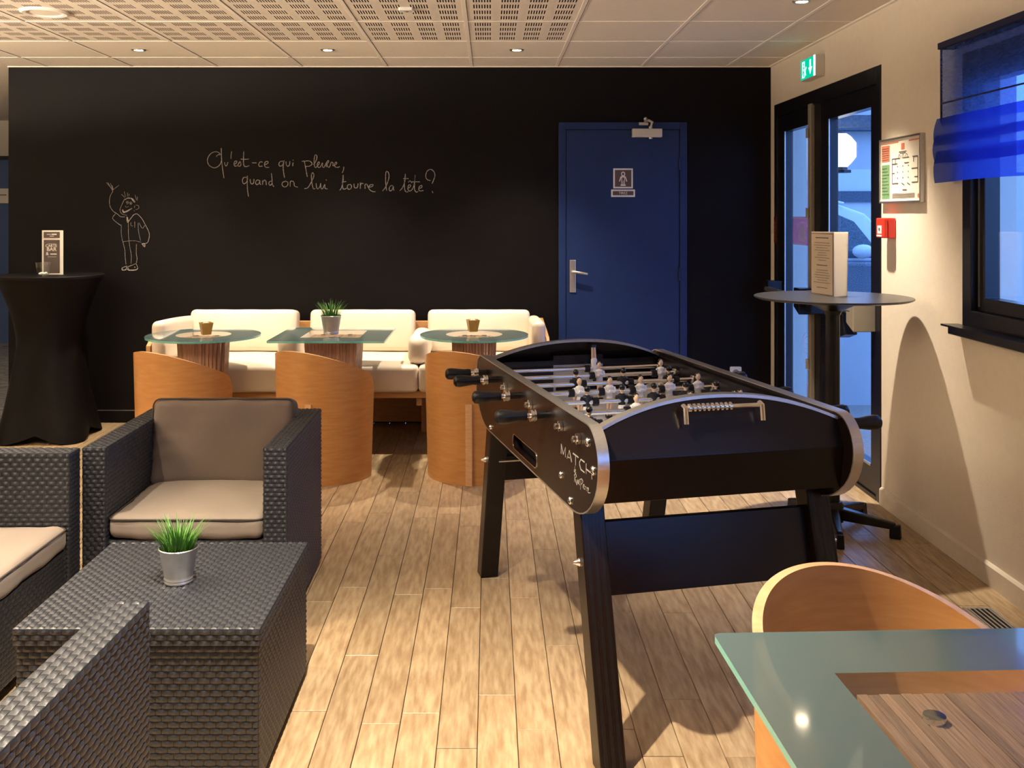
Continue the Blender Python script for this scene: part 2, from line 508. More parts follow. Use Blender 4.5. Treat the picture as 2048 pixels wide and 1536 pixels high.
while xx > -3.95:
    xc = xx - PW / 2
    off = rng.uniform(0.1, PL)
    ya = y0
    yb = y0 + off
    while ya < BY - 0.02:
        yb = min(yb, BY)
        l = round(yb - ya, 2)
        if l > 0.03:
            if l not in pm: pm[l] = plank_mesh(l)
            o = bpy.data.objects.new('plank', pm[l]); C.objects.link(o); o.parent = fl
            o.location = (xc, (ya + yb) / 2, -0.009)
        ya = yb; yb = ya + PL
    xx -= PW
# the rest of the floor, outside the photographed part, as broad boards
b = MB()
for (a, c, d, e) in ((LX, WX, RY, y0), (LX, xx, y0, BY)):
    k = a
    while k < c - 0.01:
        b.box(k, min(k + PW, c) - 0.002, d, e, -0.009, 0.0); k += PW
stuff(b.build('plank_field', M['plank'], fl))

carp = struct(MB().box(LX - 2, PX + 0.2, BY, 11.3, -0.12, 0.0).build('floor_corridor', M['carpet']), 'grey speckled carpet of the corridor', 'carpet')

wb = struct(MB().box(PX, WX + 0.1, BY, BY + 0.12, 0, CZ + 0.1).build('wall_back', M['board']), 'black chalkboard wall with a handwritten riddle and doodle', 'wall')
bbk = struct(MB().box(PX, 0.47, BY - 0.012, BY, 0.0, 0.085).build('baseboard_back', M['board'], bevel=0.002), 'black skirting board along the chalkboard wall', 'baseboard')
MB().box(PX, 0.47, BY - 0.010, BY, 0.085, 0.088).build('edge_strip', M['alu'], bbk)

# right wall with door and window openings (y,z polygon)
DY0, DY1, DZ = 4.911, 6.745, 2.23
WY0, WY1, WZ0, WZ1 = 2.62, 4.056, 1.0, 2.14
b = MB()
b.prism([(RY, 0), (DY0, 0), (DY0, DZ), (DY1, DZ), (DY1, 0), (BY + .1, 0), (BY + .1, CZ + .1), (RY, CZ + .1)], WX, WX + 0.22, 'x',
        holes=[[(WY0, WZ0), (WY0, WZ1), (WY1, WZ1), (WY1, WZ0)], [(-1.2, WZ0), (-1.2, WZ1), (1.3, WZ1), (1.3, WZ0)]])
wr = struct(b.build('wall_right', M['cream']), 'cream painted wall with door and window', 'wall')
b = MB().prism([(0, 0), (-0.014, 0), (-0.014, 0.078), (-0.004, 0.088), (0, 0.088)], RY, DY0 - 0.005, 'y')
b.v = [(WX + x, y, z) for x, y, z in b.v]
struct(b.build('baseboard_right', M['cream']), 'cream skirting board below the window', 'baseboard')
struct(MB().box(LX - .1, LX, RY, 11.3, 0, CZ + .1).build('wall_left', M['white_wall']), 'pale wall on the far side of the lounge', 'wall')
struct(MB().box(LX - .1, WX + .1, RY - .1, RY, 0, CZ + .1).build('wall_rear', M['cream']), 'cream wall at the rear of the lounge', 'wall')
wc = struct(MB().box(LX - 2, PX + .4, 11.1, 11.2, 0, 2.14).build('wall_corridor', M['blue_wall']), 'blue wall at the end of the corridor', 'wall')
MB().box(LX - 2, PX + .4, 11.08, 11.2, 2.14, CZ + .1).build('white_upper_band', M['white_wall'], wc)
MB().box(LX - 2, PX + .4, 11.06, 11.10, 2.10, 2.14).build('rail', M['black_alu'], wc)
struct(MB().box(PX + .13, PX + .25, BY + .12, 11.1, 0, CZ + .1).build('wall_corridor_side', M['white_wall']), 'pale side wall of the corridor', 'wall')
q = thing('door_plate', 'white plate with dark line on the blue corridor wall', 'sign', (-5.62, 11.09, 1.60))
MB().box(-.11, .11, -.012, .006, 0, .17).build('plate', M['white_pl'], q, bevel=.004)
MB().box(-.09, .09, -.016, -.010, .09, .10).build('slot', M['ink'], q)

# ------------------------------------------------------------------ ceiling
ce = struct(MB().box(LX - 2, WX + .2, RY, 11.3, CZ + 0.03, CZ + 0.12).build('ceiling', M['tile']), 'suspended ceiling of cream tiles, some with slotted perforations', 'ceiling')
gx = [0.47 + 0.6 * k for k in range(-9, 3)] + [WX]
gy = [BY - 0.398 - 0.6 * k for k in range(7, -1, -1)] + [BY]
def slot_tile():
    """slotted acoustic tile, slots are real openings in front of dark felt"""
    w = 0.592; mb = MB()
    xs = [-w / 2]; hx = []
    for bx in range(4):
        x0_ = -w / 2 + 0.042 + bx * 0.1410
        for k in range(7):
            a = x0_ + k * 0.0136
            xs += [a, a + 0.0066]; hx.append(len(xs) - 2)
    xs.append(w / 2)
    ys = [-w / 2]; hy = []
    for by in range(4):
        a = -w / 2 + 0.044 + by * 0.1395
        ys += [a, a + 0.086]; hy.append(len(ys) - 2)
    ys.append(w / 2)
    v = [(x, y, 0) for x in xs for y in ys]; ny = len(ys)
    f = []
    for i in range(len(xs) - 1):
        for j in range(len(ys) - 1):
            if i in hx and j in hy: continue
            f.append((i * ny + j, i * ny + j + 1, (i + 1) * ny + j + 1, (i + 1) * ny + j))
    mb.add(v, f, 0)
    mb.box(-w / 2, w / 2, -w / 2, w / 2, 0.007, 0.012, 1)
    for sx in (-1, 1):
        mb.box(sx * w / 2 - .001, sx * w / 2 + .001, -w / 2, w / 2, 0, .012, 0)
        mb.box(-w / 2, w / 2, sx * w / 2 - .001, sx * w / 2 + .001, 0, .012, 0)
    return mb
perf = None
for i in range(len(gx) - 1):
    for j in range(len(gy) - 1):
        xa, xb, ya, yb = gx[i], gx[i + 1], gy[j], gy[j + 1]
        if xb < 0.48 and yb < 5.86:
            if perf is None:
                perf = slot_tile().build('ceiling_tile', [M['tile'], M['void']], ce, recalc=False); o = perf
            else:
                o = perf.copy(); C.objects.link(o)
            o.location = ((xa + xb) / 2, (ya + yb) / 2, CZ)
        else:
            MB().box(xa + .004, xb - .004, ya + .004, yb - .004, CZ, CZ + .012).build('ceiling_tile', M['tile'], ce, bevel=.0015)
for x in gx[:-1]:
    MB().box(x - .010, x + .010, gy[0], BY, CZ - .003, CZ + .03).build('ceiling_bar', M['tbar'], ce)
    MB().box(x + .0105, x + .014, gy[0], BY, CZ - .0005, CZ + .004).build('ceiling_bar_groove', M['void'], ce)
for y in gy[:-1]:
    MB().box(gx[0], WX, y - .0045, y + .0045, CZ - .0025, CZ + .03).build('ceiling_bar', M['tbar'], ce)
trim = struct(MB().box(PX, WX, BY - .016, BY, CZ - .007, CZ + .003).build('trim_1', M['tile']), 'pale angle trim between ceiling and chalkboard wall', 'trim')
struct(MB().box(WX - .02, WX, gy[0], BY - .022, CZ - .008, CZ + .003).build('trim_2', M['tbar']), 'pale angle trim between ceiling and cream wall', 'trim')

def spotlight(x, y, label, power=1.0, cone=88):
    t = thing('ceiling_spotlight', label, 'spotlight', (x, y, CZ), group='recessed ceiling spotlights')
    MB().lathe([(0.028, 0.004), (0.030, -0.006), (0.042, -0.006), (0.046, -0.001), (0.046, 0.004)], 28, cap=False).build('trim_ring', M['alu'], t)
    MB().lathe([(0.0005, -0.002), (0.027, -0.002), (0.027, 0.002), (0.0005, 0.002)], 20).build('lamp', M['lamp_on'], t)
    ld = bpy.data.lights.new('spot', 'SPOT')
    ld.energy = SPOT_W * power; ld.color = WARM; ld.spot_size = math.radians(cone); ld.spot_blend = 1.0
    ld.shadow_soft_size = 0.022
    lo = bpy.data.objects.new('spot_beam', ld); C.objects.link(lo); lo.parent = t; lo.location = (0, 0, -0.03)
    return t
spotlight(-2.23, 6.147, 'recessed spotlight above the covered high table and sofa end')
spotlight(-1.03, 6.147, 'recessed spotlight above the middle of the sofa')
spotlight(0.17, 6.147, 'recessed spotlight above the sofa end next to the blue door')
spotlight(1.53, 4.75, 'recessed spotlight above the round bar table', 1.5, 76)
spotlight(-0.48, 2.08, 'recessed spotlight between the coffee table and the football table', 2.8, 97)
spotlight(-1.80, 2.90, 'recessed spotlight above the sideways rattan armchair', 1.2, 70)
spotlight(-2.90, 3.80, 'added unseen spotlight in the slotted ceiling beyond the rattan armchairs', .8)  # additional spotlight out of view, added for extra light on the left
t = thing('added_panel_light', 'added unseen lit panel over the carpeted corridor', 'lamp', (-5.5, 9.2, CZ + .03))  # glowing panel out of view, added to light the corridor
MB().box(-.31, .31, -.31, .31, -.012, .0).build('frame', M['alu'], t)
MB().box(-.29, .29, -.29, .29, -.016, -.011).build('diffuser', M['panel_on'], t)

for x, y, p, wh in ((-4.6, 4.6, .26, 'standing by the left wall beyond the covered high table'), (-3.3, 2.3, 1.05, 'standing behind the sideways rattan armchair')):  # floor lamps out of view, added to brighten the ceiling
    t = thing('added_uplighter', 'added unseen black uplighter lamp ' + wh, 'floor lamp', (x, y, 0), group='added uplighters brightening the ceiling')
    MB().lathe([(.0005, 0), (.14, 0), (.14, .012), (.02, .02), (.0005, .02)], 32, cap=False).build('base', M['black_pl'], t)
    MB().tube([(0, 0, .015), (0, 0, 1.72)], .012, 12).build('pole', M['black_pl'], t)
    MB().lathe([(.02, 1.70), (.10, 1.74), (.15, 1.82), (.145, 1.82), (.095, 1.75), (.02, 1.715)], 32, cap=False).build('bowl_shade', M['black_pl'], t)
    MB().ball((0, 0, 1.765), .03, 12).build('bulb', M['lamp_on'], t)
    ld = bpy.data.lights.new('uplight', 'SPOT'); ld.energy = UP_W * p; ld.color = WARM; ld.spot_size = math.radians(176); ld.spot_blend = 0.12; ld.shadow_soft_size = .06
    lo = bpy.data.objects.new('uplight_beam', ld); C.objects.link(lo); lo.parent = t; lo.location = (0, 0, 1.83); lo.rotation_euler = (PI, 0, 0)
t = thing('ceiling_speaker', 'round cream loudspeaker grille set in the slotted ceiling', 'speaker', (-2.30, 5.0, CZ))
MB().lathe([(.085, .002), (.088, -.010), (.108, -.013), (.120, -.005), (.121, .002)], 40, cap=False).build('rim', M['tbar'], t)
MB().lathe([(.0005, -.006), (.086, -.004), (.086, .001), (.0005, .001)], 36).build('grille', M['tile'], t)
t = thing('ceiling_sensor', 'small white rectangular sensor on the slotted ceiling', 'sensor', (-0.425, 4.92, CZ))
MB().prism(rrect(-.038, .038, -.03, .03, .012), -.016, 0, 'z').build('body', M['white_pl'], t, bevel=.003)
MB().lathe([(.001, -.021), (.010, -.019), (.014, -.015)], 16, cap=False).build('lens', M['grey_pl'], t)

# ------------------------------------------------------------------ chalk lettering and drawing on the wall
def chalk(name, ox, oy, sc, strokes, w):
    u = 1.0 / (283.0 * sc)
    T = face_T(((ox - CX) / 283.0, BY - 0.0004, H + (CY - oy) / 283.0), (1, 0, 0), (0, 0, 1))
    mb = MB()
    for s_ in strokes:
        ww = w
        if isinstance(s_[0], float): ww = w * s_[0]; s_ = s_[1:]
        ribbon(mb, [(x * u, -y * u) for x, y in s_], ww, T)
    return mb.build(name, M['chalk'], wb, recalc=False)
A1 = [[(325,230),(290,195),(235,185),(170,215),(125,280),(118,340),(145,400),(215,438),(280,420),(325,370),(338,320)],
 [(255,265),(280,235),(320,230)], [(335,130),(340,300),(355,450),(378,600)], [(388,350),(392,385),(408,410),(425,395),(440,348)],
 [(500,180),(490,240),(488,295)], [(530,385),(565,370),(580,335),(550,335),(535,380),(550,410),(590,400),(630,340),(645,390),(620,415),(600,405)],
 [(690,180),(685,300),(690,390),(715,420),(775,405)], [(640,300),(700,305),(770,300)], [(820,360),(890,360)],
 [(985,350),(950,345),(925,385),(940,415),(985,410)], [(1020,390),(1065,370),(1070,340),(1030,345),(1015,395),(1040,430),(1090,430)],
 [(1310,335),(1265,340),(1242,380),(1260,412),(1300,395),(1322,335)], [(1325,320),(1310,420),(1318,520),(1332,595)],
 [(1355,340),(1360,390),(1385,415),(1410,390),(1415,335)], [(1465,355),(1460,412)], [(1465,308),(1470,325)],
 [(1605,340),(1640,335),(1660,420),(1690,580)], [(1645,335),(1720,330),(1765,370),(1730,410),(1665,415)],
 [(1790,390),(1835,310),(1840,250),(1815,235),(1800,290),(1800,380),(1820,435),(1880,370),(1870,345),(1845,390),(1870,435),(1900,420)],
 [(1900,420),(1930,360),(1930,415),(1955,430),(1985,370),(1990,425)]]
A2 = [[(735,590),(690,590),(668,640),(690,690),(735,660),(750,600)], [(745,565),(745,700),(750,800),(765,890)],
 [(790,615),(795,670),(820,695),(845,670),(850,615)], [(940,640),(900,630),(875,670),(895,705),(930,680),(942,640),(945,690),(960,705)],
 [(985,705),(988,630),(985,665),(1020,630),(1040,655),(1045,710)], [(1130,650),(1095,655),(1085,690),(1105,715),(1130,690)],
 [(1125,525),(1135,620),(1140,700),(1165,735)], [(1340,650),(1300,670),(1295,710),(1330,740),(1375,720),(1385,670),(1350,650),(1330,660)],
 [(1420,735),(1425,655),(1460,650),(1480,670),(1490,725),(1540,742)],
 [(1645,765),(1700,750),(1760,650),(1795,560),(1775,515),(1755,560),(1765,680),(1785,765),(1815,765)],
 [(1830,680),(1835,740),(1855,770),(1890,735),(1900,680),(1905,750),(1930,770),(1965,700),(1970,760),(2010,770)], [(1985,622),(1995,640)]]
B1 = [[(90,300),(125,245),(138,262),(112,300),(125,345),(150,345),(175,278),(190,270),(205,290),(200,330)],
 [(205,330),(240,310),(265,285),(250,268),(230,300),(240,345),(280,352),(310,340)], [(375,345),(370,390),(350,440)]]
B2 = [[(310,715),(340,670),(365,560),(365,470),(355,600),(360,680),(385,695),(420,680)], [(340,585),(410,575)],
 [(480,620),(440,630),(430,670),(455,700),(490,680),(495,640),(470,618)], [(535,610),(540,660),(565,680),(590,660),(600,605)],
 [(635,590),(635,690)], [(635,640),(655,605),(685,610)], [(710,690),(710,625),(740,620),(762,665),(825,650),(835,625),(790,630),(765,670),(790,710),(835,735),(875,735)],
 [(985,725),(1040,650),(1085,520),(1080,440),(1050,415),(1035,460),(1035,600),(1050,720)],
 [(1150,640),(1110,645),(1090,690),(1105,725),(1140,700),(1155,650),(1160,705),(1170,715)],
 [(1255,720),(1300,670),(1340,560),(1345,455),(1330,600),(1335,700),(1360,740),(1390,735)], [(1310,530),(1395,530)],
 [(1375,690),(1420,660),(1425,630),(1395,635),(1385,690),(1405,725),(1440,715)], [(1390,590),(1418,565),(1448,600)],
 [(1440,715),(1480,640),(1498,470),(1490,600),(1490,700),(1515,740),(1545,735)], [(1445,580),(1575,580)],
 [(1550,690),(1600,670),(1605,640),(1570,650),(1555,700),(1580,725),(1630,715)],
 [(1740,560),(1690,545),(1665,490),(1690,410),(1750,385),(1800,430),(1810,490),(1790,550),(1765,610)], [(1765,725),(1780,755)]]
MAN = [[(225,240),(190,300),(175,380),(185,460),(230,530),(290,570),(340,610),(400,612)], [(225,235),(150,110)], [(228,225),(190,120)],
 [(230,215),(215,150)], [(235,210),(315,150)], [(205,195),(130,110)], [(265,565),(222,635),(300,710),(350,740)],
 [.6,(350,740),(348,850),(365,960),(378,990)], [.6,(378,975),(460,965),(560,965),(640,985)], [.6,(595,700),(600,820),(630,960)],
 [.6,(450,690),(455,900),(475,1060),(495,1180),(490,1300)], [.7,(375,990),(400,1100),(405,1200),(418,1310)],
 [.7,(570,1010),(568,1150),(580,1220),(568,1290)], [(535,580),(580,570),(650,640),(695,720),(750,830),(758,900),(735,985),(700,1000)],
 [.7,(610,700),(655,780),(690,740)], [1.8,(645,1010),(690,1005),(690,1055)], [1.6,(660,1000),(672,1045)], [1.5,(430,610),(438,690),(460,670),(530,580)],
 [1.3,(440,620),(450,680)], [.6,(490,690),(490,740),(520,745)], [.6,(545,680),(545,770)],
 [.6,(400,350),(345,460),(330,520),(360,570),(430,590)], [2.2,(372,508),(380,535),(420,532),(500,492)], [1.5,(365,505),(378,548),(430,538),(505,488)],
 [2.0,(428,405),(440,400)], [2.0,(476,415),(490,412)], [.5,(415,400),(432,382),(455,398),(440,425),(418,415)], [.5,(465,410),(485,392),(505,410),(488,432),(468,422)],
 [.6,(410,450),(418,472),(455,462)], [1.8,(405,362),(440,338),(510,348),(548,395)], [1.4,(500,350),(540,400),(545,380)],
 [.7,(400,330),(350,280)], [.7,(410,320),(390,240)], [.7,(440,315),(440,260)], [.7,(460,310),(462,275)], [.7,(570,365),(550,290)], [.7,(580,375),(585,320)],
 [.6,(360,420),(400,345)], [.6,(560,440),(600,450),(602,490),(560,505)], [.8,(545,450),(540,480)], [.8,(535,520),(540,530)],
 [2.2,(365,1355),(360,1385),(390,1392),(422,1380)], [1.3,(425,1335),(395,1345),(365,1355)], [1.3,(430,1330),(420,1375)],
 [2.2,(435,1375),(470,1392),(560,1388),(590,1365)], [1.5,(440,1352),(455,1372)], [1.2,(440,1345),(510,1318)], [.8,(510,1318),(560,1300),(580,1330),(590,1360)], [2.0,(540,1345),(552,1352)]]
chalk('chalk_lettering', 400, 280, 7.877, A1 + A2, 0.0050)
chalk('chalk_lettering', 640, 290, 7.877, B1 + B2, 0.0050)
chalk('chalk_drawing', 195, 350, 7.317, MAN, 0.0030)

# ------------------------------------------------------------------ blue toilet door
d1 = thing('door_1', 'dark blue toilet door with pictogram signs in the chalkboard wall', 'door', (0.484, BY, 0))
d1['kind'] = 'structure'
FWd = 0.905; FH = 2.12
MB().box(0, .05, -.022, .02, 0, FH).build('jamb', M['blue_door'], d1, bevel=.003)
MB().box(FWd - .05, FWd, -.022, .02, 0, FH).build('jamb', M['blue_door'], d1, bevel=.003)
MB().box(.05, FWd - .05, -.022, .02, FH - .05, FH).build('lintel', M['blue_door'], d1, bevel=.003)
MB().box(.048, FWd - .048, -.002, .015, 0.0, FH - .048).build('shadow_gap', M['black_alu'], d1)
leaf = MB().box(.054, FWd - .054, -.014, .01, .008, FH - .054).build('door_leaf', M['blue_door'], d1, bevel=.002)
for z in (.25, 1.05, 1.83):
    MB().lathe([(.007, -.045), (.007, .045)], 12, (FWd - .052, -.024, z)).build('hinge', M['blue_door'], d1)
# handle
hp = MB().box(.078, .122, -.022, -.014, .920, 1.150).build('handle_plate', M['alu'], d1, bevel=.004)
MB().tube([(.098, -.02, 1.068), (.098, -.055, 1.068), (.110, -.062, 1.067), (.200, -.062, 1.052)], [.010, .010, .010, .008], 12).build('lever', M['alu'], hp)
# closer
cl = MB().box(.514, .724, -.062, -.014, 2.012, 2.072).build('door_closer', M['silver_pl'], d1, bevel=.005)
MB().tube([(.645, -.04, 2.00), (.645, -.04, 2.09)], .014, 12).build('spindle', M['alu'], cl)
MB().tube([(.645, -.045, 2.085), (.650, -.075, 2.115), (.625, -.07, 2.128), (.605, -.04, 2.125)], .010, 8).build('closer_arm', M['alu'], cl)
MB().ball((.608, -.04, 2.142), .014).build('pivot', M['alu'], cl)
MB().box(.565, .630, -.03, -.018, 2.098, 2.118).build('bracket', M['alu'], cl)
# pictogram plates
def plate(name, cx_, cz_, w, h, parent):
    p = MB().box(cx_ - w / 2, cx_ + w / 2, -.018, -.014, cz_ - h / 2, cz_ + h / 2).build(name, M['white_pl'], parent)
    MB().box(cx_ - w / 2 + .011, cx_ + w / 2 - .011, -.0195, -.0175, cz_ - h / 2 + .011, cz_ + h / 2 - .011).build('field', M['card_brown'], p)
    return p
sx = (1245.5 - CX) / 283 - .484
p = plate('pictogram_sign', sx, H + (430 - 357) / 283, .138, .141, d1)
T = face_T((sx, -.0196, H + (430 - 357) / 283), (1, 0, 0), (0, 0, 1))
b = MB()
for st, w in (([(0,.046),(-.010,.038),(-.011,.028),(-.006,.020),(.006,.020),(.011,.028),(.010,.038),(0,.046)], .006),
              ([(-.014,.014),(0,.010),(.014,.014)], .007), ([(-.015,.012),(-.022,-.010),(-.026,-.022)], .007), ([(.015,.012),(.022,-.010),(.026,-.022)], .007),
              ([(-.010,.008),(-.010,-.044)], .004), ([(.010,.008),(.010,-.044)], .004), ([(0,-.016),(0,-.044)], .004), ([(-.018,-.048),(.018,-.048)], .008)):
    ribbon(b, st, w, T)
b.build('pictogram', M['white_pl'], p, recalc=False)
zz = H + (430 - 386.5) / 283
p = plate('pull_sign', sx, zz, .168, .052, d1)
b = MB(); text_into(b, 'TIREZ', .024, face_T((sx, -.0196, zz), (1, 0, 0), (0, 0, 1)))
b.build('lettering', M['white_pl'], p)

sk = thing('wall_socket', 'small white wall socket low on the black wall', 'socket', (1.735, BY, 0.315))
MB().prism(rrect(-.04, .04, 0, .08, .008), -.010, 0, 'y').build('plate', M['white_pl'], sk, bevel=.002)
MB().lathe([(.022, 0), (.022, .006)], 20, T=Matrix.Translation((0, -.008, .04)) @ Matrix.Rotation(PI / 2, 4, 'X')).build('well', M['grey_pl'], sk)

# ------------------------------------------------------------------ glazed double door in the right wall
d2 = thing('door_2', 'black aluminium glazed double door to the outside', 'door', (WX, 0, 0))
d2['kind'] = 'structure'
fr = MB()
fr.box(-.006, .075, DY0, DY0 + .06, 0, DZ).build('frame_post', M['black_alu'], d2, bevel=.003)
MB().box(-.006, .075, DY1 - .06, DY1, 0, DZ).build('frame_post', M['black_alu'], d2, bevel=.003)
MB().box(-.006, .075, DY0 + .06, DY1 - .06, DZ - .09, DZ).build('frame_head', M['black_alu'], d2, bevel=.003)
MB().box(-.006, .12, DY0 + .06, DY1 - .06, 0, .02).build('threshold', M['black_alu'], d2)
def leaf_glazed(y0_, y1_, ga, gb, nm):
    """one glazed leaf: stiles, rails, glass between ga..gb"""
    lf = MB().prism([(y0_, .022), (y1_, .022), (y1_, DZ - .092), (y0_, DZ - .092)], .004, .062, 'x',
                    holes=[[(ga, .165), (ga, 2.03), (gb, 2.03), (gb, .165)]]).build('door_leaf', M['black_alu'], d2, bevel=.002)
    g = MB().box(.030, .036, ga - .01, gb + .01, .155, 2.04).build('glass', M['pane'], lf)
    MB().box(.001, .008, gb - .012, gb + .002, .165, 2.03).build('glazing_bead', M['alu'], lf)
    MB().box(.001, .006, ga, gb, .155, .168).build('glazing_bead', M['alu'], lf)
    return lf
lfa = leaf_glazed(DY0 + .062, 5.826, 5.058, 5.690, 'near')
lfb = leaf_glazed(5.834, DY1 - .062, 6.008, 6.540, 'far')
MB().box(-.022, .004, 5.930, 5.985, .05, 2.15).build('meeting_bar', M['grey_pl'], lfb, bevel=.004)
for z in (.55, 1.48, 1.97):
    MB().lathe([(.014, -.03), (.014, .03)], 12, (-.028, 5.96, z)).build('bolt_guide', M['grey_pl'], lfb)
# panic bars
for lf, ya, yb in ((lfa, 5.02, 5.74), (lfb, 5.90, 6.62)):
    pb = MB().tube([(-.10, ya + .02, .965), (-.10, yb - .02, .965)], .016, 12).build('push_bar', M['alu'], lf)
    MB().prism([(ya - .03, .86), (ya + .07, .90), (ya + .07, 1.02), (ya - .03, 1.02)], -.115, .004, 'x').build('bar_housing', M['grey_pl'] if lf is lfa else M['black_pl'], pb, bevel=.006)
    MB().prism([(yb - .06, .885), (yb + .03, .885), (yb + .03, 1.02), (yb - .06, 1.02)], -.105, .004, 'x').build('bar_housing', M['black_pl'], pb, bevel=.006)
MB().prism([(5.15, .83), (5.26, .80), (5.30, 1.0), (5.20, 1.0)], -.10, -.03, 'x').build('lever_arm', M['black_pl'], lfa, bevel=.005)
# stickers on the far leaf
sg = MB().prism([(6.045, 1.272), (6.435, 1.272), (6.435, 1.455), (6.045, 1.455)], .0255, .0295, 'x').build('extinguisher_sticker', M['sticker_red'], lfb)
T = face_T((.0250, 6.24, 1.362), (0, -1, 0), (0, 0, 1))
b = MB()
ribbon(b, [(-.19,-.086),(.19,-.086)], .008, T); ribbon(b, [(-.19,.086),(.19,.086)], .008, T); ribbon(b, [(.19,-.088),(.19,.088)], .010, T)
b.prism(rrect(-.07, .07, -.068, .036, .03), 0, .0006, 'z', T=T)
ribbon(b, [(-.10,.030),(-.06,.050),(0,.056),(.07,.050),(.10,.030)], .010, T)
b.build('print', M['sticker_white'], sg, recalc=False)
fs = MB().box(-.0085, -.006, DY1 - .058, DY1 - .004, 1.275, 1.455).build('fire_hose_sticker', M['sign_red'], d2)
b = MB(); T = face_T((-.0088, DY1 - .031, 1.365), (0, -1, 0), (0, 0, 1))
for k in range(5):
    ribbon(b, [(-.018, -.066 + k * .026), (-.004, -.056 + k * .026)], .006, T); ribbon(b, [(.004, -.072 + k * .028), (.016, -.056 + k * .028)], .006, T)
b.build('print', M['sign_pale'], fs, recalc=False)
st = MB().prism([(6.03, .30), (6.15, .30), (6.15, .40), (6.03, .40)], .026, .0295, 'x').build('notice_sticker', M['sticker_white'], lfb)
b = MB(); T = face_T((.0260, 6.13, .62), (0, -1, 0), (0, 0, 1))
for r in (.10, .075):
    ribbon(b, [(r * 1.1 * math.cos(a * PI / 8), r * math.sin(a * PI / 8)) for a in range(17)], .004, T)
ribbon(b, [(-.06, .0), (.06, 0)], .004, T); ribbon(b, [(-.05, .03), (.05, .03)], .004, T); ribbon(b, [(-.05, -.03), (.05, -.03)], .004, T)
b.build('round_sticker', M['sticker_white'], lfb, recalc=False)

# ------------------------------------------------------------------ window
w1 = thing('window_1', 'black framed window behind a blue roman blind', 'window', (WX, 0, 0))
w1['kind'] = 'structure'
def ringbox(y0_, y1_, z0_, z1_, w, xa, xb, name, parent, m=None):
    return MB().prism([(y0_, z0_), (y1_, z0_), (y1_, z1_), (y0_, z1_)], xa, xb, 'x',
                      holes=[[(y0_ + w, z0_ + w), (y0_ + w, z1_ - w), (y1_ - w, z1_ - w), (y1_ - w, z0_ + w)]]).build(name, m or M['black_alu'], parent, bevel=.003)
ringbox(WY0, WY1, WZ0, WZ1, .072, -.008, .07, 'frame', w1)
ringbox(WY0 + .073, WY1 - .073, WZ0 + .073, WZ1 - .073, .055, .02, .085, 'sash', w1)
MB().box(.05, .056, WY0 + .12, WY1 - .12, WZ0 + .12, WZ1 - .12).build('glass', M['pane'], w1)
MB().box(.016, .021, WY1 - .092, WY1 - .085, WZ0 + .09, WZ1 - .09).build('seal', M['alu'], w1)
MB().box(-.055, .0, WY0 - .03, WY1 + .03, WZ0 - .035, WZ0 - .002).build('window_sill', M['black_alu'], w1, bevel=.004)
MB().box(-.075, .0, WY0 - .05, WY1 + .05, WZ0 - .002, WZ0 + .006).build('sill_cap', M['black_alu'], w1)

w2 = thing('added_window', 'unseen black framed window without a blind, added for blue fill', 'window', (WX, 0, 0))  # window out of view, added to let in blue fill light
w2['kind'] = 'structure'
ringbox(-1.2, 1.3, WZ0, WZ1, .072, -.008, .07, 'frame', w2)
MB().box(.02, .085, .01, .09, WZ0 + .07, WZ1 - .07).build('mullion', M['black_alu'], w2, bevel=.003)
MB().box(.05, .056, -1.14, 1.24, WZ0 + .06, WZ1 - .06).build('glass', M['pane'], w2)
bl = thing('roman_blind', 'sheer blue roman blind gathered in folds over the window', 'blind', (WX, 0, 0))
BY0, BY1 = 2.52, 4.14
def cloth_sheet(xf, z0_, z1_, ya, yb, ny=26, nz=8, seed=0):
    rg = random.Random(seed); ph = rg.uniform(0, 6)
    mb = MB(); v = []
    for i in range(ny + 1):
        y = ya + (yb - ya) * i / ny
        for j in range(nz + 1):
            s_ = j / nz
            v.append((xf(s_) + .003 * math.sin(y * 17 + ph + 3 * s_), y, z0_ + (z1_ - z0_) * s_ + .004 * math.sin(y * 5 + ph) * (1 - s_)))
    f = [(i * (nz + 1) + j, (i + 1) * (nz + 1) + j, (i + 1) * (nz + 1) + j + 1, i * (nz + 1) + j + 1) for i in range(ny) for j in range(nz)]
    return mb.add(v, f, 0, True)
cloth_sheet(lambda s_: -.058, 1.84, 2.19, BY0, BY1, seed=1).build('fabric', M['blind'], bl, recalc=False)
MB().box(-.072, -.0, BY0, BY1 + .002, 2.172, 2.200).build('head_rail', M['blind_hem'], bl, bevel=.003)
MB().box(-.060, -.054, BY1 - .006, BY1 + .002, 1.86, 2.175).build('side_hem', M['blind_hem'], bl)
MB().box(-.061, -.0565, BY0, BY1, 1.938, 1.944).build('batten', M['blind_hem'], bl)
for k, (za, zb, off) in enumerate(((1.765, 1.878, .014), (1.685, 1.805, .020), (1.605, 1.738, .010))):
    cloth_sheet(lambda s_, o=off: -.062 - o * math.sin(PI * min(1, .15 + .85 * (1 - s_))) - .012 * (1 - s_), za, zb, BY0, BY1 + .02, seed=5 + k).build('fold', M['blind_fold'], bl, recalc=False)

